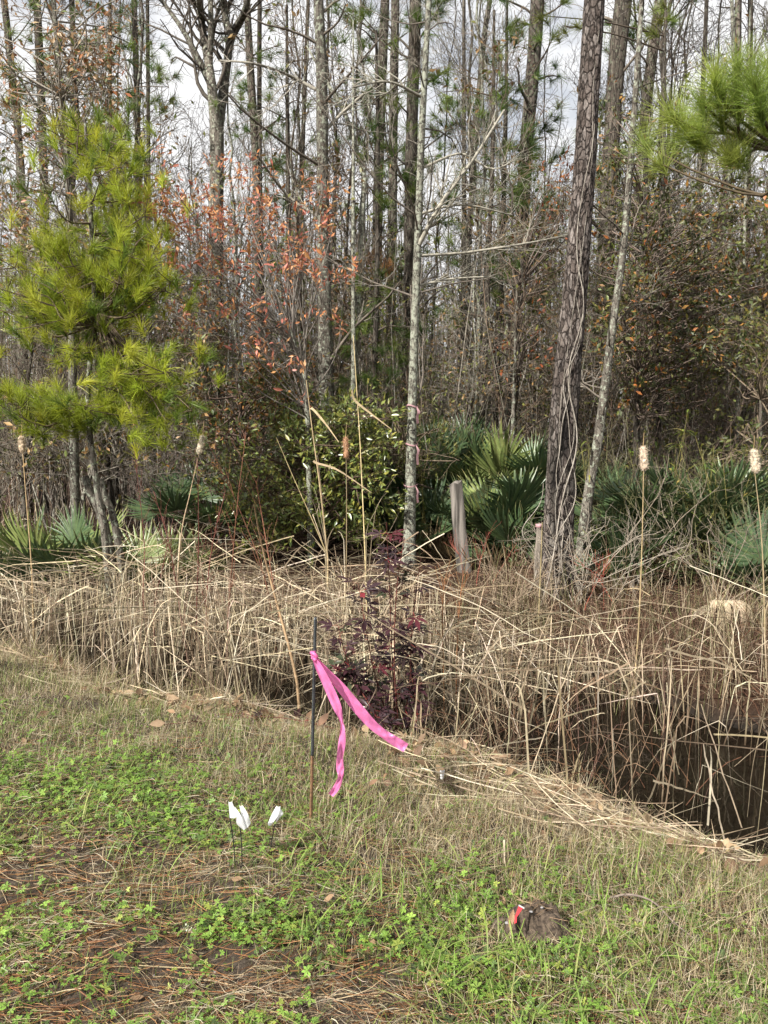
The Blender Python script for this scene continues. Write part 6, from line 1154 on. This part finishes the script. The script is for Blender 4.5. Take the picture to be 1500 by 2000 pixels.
def litter():
    rng = np.random.default_rng(33); n = 16000; x, y = scatter(rng, n, 1.5, 4.2); s = sdist(x, y); k = rng.uniform(size=n) < np.interp(s, [0.6, 1.5, 2.2], [0.1, 0.5, 0.95]); x, y = x[k], y[k]; n = len(x); az = rng.normal(0.35, 0.75, n); L_ = rng.uniform(0.05, 0.17, n); t = np.linspace(-0.5, 0.5, 4); bend = rng.normal(0, 0.12, n); P = np.zeros((n, 4, 3)); P[..., 0] = x[:, None] + np.cos(az)[:, None] * L_[:, None] * t - np.sin(az)[:, None] * (bend * L_)[:, None] * (t * 2) ** 2; P[..., 1] = y[:, None] + np.sin(az)[:, None] * L_[:, None] * t + np.cos(az)[:, None] * (bend * L_)[:, None] * (t * 2) ** 2; P[..., 2] = gz(P[..., 0], P[..., 1]) + rng.uniform(0.003, 0.028, n)[:, None]
    mb = MB(); mb.strips(P, rng.uniform(0.001, 0.002, n)[:, None] * np.ones((1, 4)), np.tile([[0, 0.4, 0.9]], (n, 1)) + rng.normal(0, 0.4, (n, 3)), pick(rng, [(0.26, 0.12, 0.05), (0.33, 0.18, 0.08), (0.19, 0.09, 0.045), (0.42, 0.33, 0.2)], n)); o = mb.obj('fallen_needles', M_dry); tag(o, 'rusty fallen pine needles strewn over soil and weeds', 'needles', kind='stuff')
    n = 26000; x, y = scatter(rng, n, 1.5, 4.6); s = sdist(x, y); k = (s > 0.3) & (fbm(x * 4, y * 4, 23, 3) > 0.42); x, y = x[k], y[k]; n = len(x); az = rng.uniform(0, 6.28, n); L_ = rng.uniform(0.03, 0.13, n); t = np.linspace(-0.5, 0.5, 4); bend = rng.normal(0, 0.2, n); P = np.zeros((n, 4, 3)); P[..., 0] = x[:, None] + np.cos(az)[:, None] * L_[:, None] * t - np.sin(az)[:, None] * (bend * L_)[:, None] * (t * 2) ** 2; P[..., 1] = y[:, None] + np.sin(az)[:, None] * L_[:, None] * t + np.cos(az)[:, None] * (bend * L_)[:, None] * (t * 2) ** 2; P[..., 2] = gz(P[..., 0], P[..., 1]) + rng.uniform(0.003, 0.045, n)[:, None] + rng.normal(0, 0.2, n)[:, None] * t * L_[:, None]
    mb = MB(); mb.strips(P, rng.uniform(0.001, 0.0026, n)[:, None] * np.array([0.6, 1, 0.9, 0.3])[None], nrm(rng.normal(0, 0.5, (n, 3)) + [0, 0.4, 0.8]), pick(rng, [(0.36, 0.30, 0.20), (0.46, 0.41, 0.30), (0.24, 0.18, 0.11), (0.30, 0.20, 0.12)], n, 0.2)); o = mb.obj('dry_thatch', M_dry); tag(o, 'flattened dry grass thatch lying between the green weeds', 'grass', kind='stuff')
    # far bank needle carpet
    n = 16000; a = rng.uniform(-7, 4.5, n); w = rng.uniform(2.1, 5.5, n); p = c0[None] + along[None] * a[:, None] + across[None] * w[:, None]; az = rng.uniform(0, 6.28, n); L_ = rng.uniform(0.06, 0.18, n); t = np.linspace(-0.5, 0.5, 3); P = np.zeros((n, 3, 3)); P[..., 0] = p[:, :1] + np.cos(az)[:, None] * L_[:, None] * t; P[..., 1] = p[:, 1:] + np.sin(az)[:, None] * L_[:, None] * t; P[..., 2] = gz(P[..., 0], P[..., 1]) + rng.uniform(0.002, 0.035, n)[:, None]; mb = MB(); mb.strips(P, rng.uniform(0.002, 0.0035, n)[:, None] * np.ones((1, 3)), np.tile([[0, 0.3, 0.9]], (n, 1)) + rng.normal(0, 0.5, (n, 3)), pick(rng, [(0.095, 0.048, 0.028), (0.14, 0.075, 0.045), (0.06, 0.032, 0.02), (0.20, 0.14, 0.085)], n, 0.25)); o = mb.obj('bank_needles', M_dry); tag(o, 'reddish carpet of pine needles on the far ditch bank', 'needles', kind='stuff')
    # straw lying along the near bank
    n = 3000; a = rng.uniform(-5.5, 3.2, n); w = np.clip(rng.normal(-0.06, 0.28, n), -0.5, 0.8) + 0.4 * (vnoise(a * 1.3, a * 0 + 3, 8) - 0.5); p = c0[None] + along[None] * a[:, None] + across[None] * w[:, None]; p = shifted(p); keep = rng.uniform(size=n) < np.interp(a, [-5.5, -1.5, 0, 3], [0.35, 0.35, 1, 1]); p = p[keep]; n = len(p); az = -0.58 + rng.normal(0, 0.8, n); L_ = rng.uniform(0.15, 0.75, n); S = 6; t = np.linspace(-0.5, 0.5, S); P = np.zeros((n, S, 3)); bend = rng.normal(0, 0.1, n); P[..., 0] = p[:, :1] + np.cos(az)[:, None] * L_[:, None] * t - np.sin(az)[:, None] * (bend * L_)[:, None] * (2 * t) ** 2; P[..., 1] = p[:, 1:] + np.sin(az)[:, None] * L_[:, None] * t + np.cos(az)[:, None] * (bend * L_)[:, None] * (2 * t) ** 2; cz = gz(p[:, 0], p[:, 1])[:, None]; P[..., 2] = np.maximum(gz(P[..., 0], P[..., 1]), cz - 0.08) * 0.5 + cz * 0.5 + rng.uniform(0.01, 0.10, n)[:, None] + rng.normal(0, 0.2, n)[:, None] * t * L_[:, None]
    mb = MB(); mb.strips(P, rng.uniform(0.002, 0.0065, n)[:, None] * np.array([0.7, 1, 1, 1, 0.8, 0.3])[None], nrm(np.tile([[0.2, 0.5, 0.7]], (n, 1)) + rng.normal(0, 0.35, (n, 3))), pick(rng, STRAW, n, 0.22, [.2, .25, .12, .25, .18])); o = mb.obj('bank_straw', M_dry); tag(o, 'trampled straw-coloured stems lying along the near ditch bank', 'straw', kind='stuff')
    # curled brown leaves on the bank
    n = 3600; a = rng.uniform(-4.5, 3.2, n); w = rng.normal(-0.12, 0.26, n); p = shifted(c0[None] + along[None] * a[:, None] + across[None] * w[:, None]); k = fbm(p[:, 0] * 2, p[:, 1] * 2, 88, 2) > 0.47; p = p[k]; n = len(p); mb = MB(); L_ = rng.uniform(0.035, 0.095, n); mb.leaves(np.column_stack([p, gz(p[:, 0], p[:, 1]) + rng.uniform(0.015, 0.08, n)]), rdir(rng, n) * [1, 1, 0.5], rdir(rng, n) * 0.7 + [0, -0.2, 1], L_, L_ * 0.5, *LEAF6, pick(rng, [(0.22, 0.14, 0.08), (0.30, 0.21, 0.13), (0.14, 0.085, 0.05)], n)); o = mb.obj('bank_leaf_litter', M_dry); tag(o, 'curled brown leaf litter along the near ditch bank', 'leaves', kind='stuff')
    # fine dead undergrowth in the ditch on the bank beyond
    n = 1000; a = rng.uniform(0.0, 4.4, n); w = rng.uniform(0.3, 2.4, n); p = c0[None] + along[None] * a[:, None] + across[None] * w[:, None]; H = rng.uniform(0.1, 0.5, n); t = np.linspace(0, 1, 5); d = rng.normal(0, 0.25, (n, 2)); P = np.zeros((n, 5, 3)); P[..., 0] = p[:, :1] + d[:, :1] * t; P[..., 1] = p[:, 1:] + d[:, 1:] * t; P[..., 2] = np.maximum(gz(p[:, 0], p[:, 1]), WATER - 0.02)[:, None] + H[:, None] * np.sin(t * rng.uniform(1.4, 2.6, n)[:, None]); k = fbm(p[:, 0] * 1.4, p[:, 1] * 1.4, 19, 3) > 0.50; P = P[k]; n = len(P); mb = MB(); mb.tubes(P, np.full((n, 5), 0.0022), 3, pick(rng, [(0.10, 0.05, 0.03), (0.16, 0.09, 0.05), (0.07, 0.04, 0.03), (0.2, 0.14, 0.09)], n)); o = mb.obj('dead_ditch_stems', M_twig); tag(o, 'dark fine dead stems tangled over the ditch water', 'stems', kind='stuff')
litter()
def tussocks(nm, label, seed, nc, arange, wmu, wsd, per, H, cols, wid, dens_x=None, base_w=False):
    rng = np.random.default_rng(seed); a = rng.uniform(*arange, nc); w = rng.normal(wmu, wsd, nc)
    if dens_x: k = rng.uniform(size=nc) < np.interp(a, *dens_x); a, w = a[k], w[k]; nc = len(a)
    p = c0[None] + along[None] * a[:, None] + across[None] * w[:, None]; p = shifted(p) if wmu < 1 else p; n = nc * per; q_ = np.repeat(p, per, 0) + rng.normal(0, 0.05, (n, 2)); h = np.repeat(rng.uniform(0.5, 1.2, nc) * np.interp(a, [-2, 0.5, 1.5], [1.0, 0.8, 0.55] if wmu < 1 else [1, 1, 1]), per) * rng.uniform(*H, n); az = rng.uniform(0, 6.28, n); lean = rng.uniform(0.1, 1.1, n); S = 4; t = np.linspace(0, 1, S); P = np.zeros((n, S, 3)); r_ = (h * lean)[:, None] * t ** 1.6
    P[..., 0] = q_[:, :1] + np.cos(az)[:, None] * r_; P[..., 1] = q_[:, 1:] + np.sin(az)[:, None] * r_; P[..., 2] = np.maximum(gz(q_[:, 0], q_[:, 1]), WATER - 0.03)[:, None] - 0.01 + h[:, None] * (t - 0.45 * lean[:, None] * t ** 2.4)
    mb = MB(); mb.strips(P, rng.uniform(*wid, n)[:, None] * np.array([0.9, 1, 0.7, 0.12])[None], nrm(np.stack([-np.sin(az), np.cos(az), rng.normal(0, 0.3, n)], 1)), pick(rng, cols, n, 0.2)); o = mb.obj(nm, M_dry); tag(o, label, 'grass', kind='stuff')
tussocks('bank_tussocks', 'tall thin dry grass tussocks fringing the near ditch bank', 61, 420, (-6.5, 3.4), -0.02, 0.22, 42, (0.08, 0.34), [(0.34, 0.28, 0.175), (0.24, 0.18, 0.105), (0.42, 0.36, 0.25), (0.15, 0.10, 0.06), (0.18, 0.19, 0.065)], (0.0015, 0.0035), ([-6.5, -2, 0, 3.4], [1, 0.9, 0.6, 0.55]))
tussocks('far_bank_stems', 'thin dead stems and grass standing on the far ditch bank', 62, 380, (-1.0, 4.6), 2.7, 0.45, 18, (0.12, 0.75), [(0.40, 0.33, 0.22), (0.27, 0.20, 0.13), (0.15, 0.085, 0.055), (0.14, 0.145, 0.06)], (0.002, 0.005))
rng = np.random.default_rng(34); LM = [leaf_mesh('fallen_leaf', c, M_dry, 0.5, cu) for c, cu in (((0.20, 0.12, 0.07), 0.35), ((0.26, 0.17, 0.10), -0.4), ((0.14, 0.08, 0.045), 0.2))]
for k in range(95):
    x, y = scatter(rng, 1, 1.6, 4.2); x, y = x[0], y[0]
    if sdist(x, y) < 0.8: continue
    o = mobj('fallen_leaf', LM[k % 3]); a = rng.uniform(0, 6.28); orient(o, (x, y, float(gz(x, y)) + rng.uniform(0.015, 0.03)), (math.cos(a), math.sin(a), rng.normal(0, 0.25)), (rng.normal(0, 0.4), rng.normal(-0.3, 0.3), 1), rng.uniform(0.028, 0.05)); lb = ('brown', 'tan', 'dark brown')[k % 3]; tag(o, 'small fallen ' + lb + ' leaf lying among the weeds', 'leaf', lb + ' fallen leaves among the weeds')
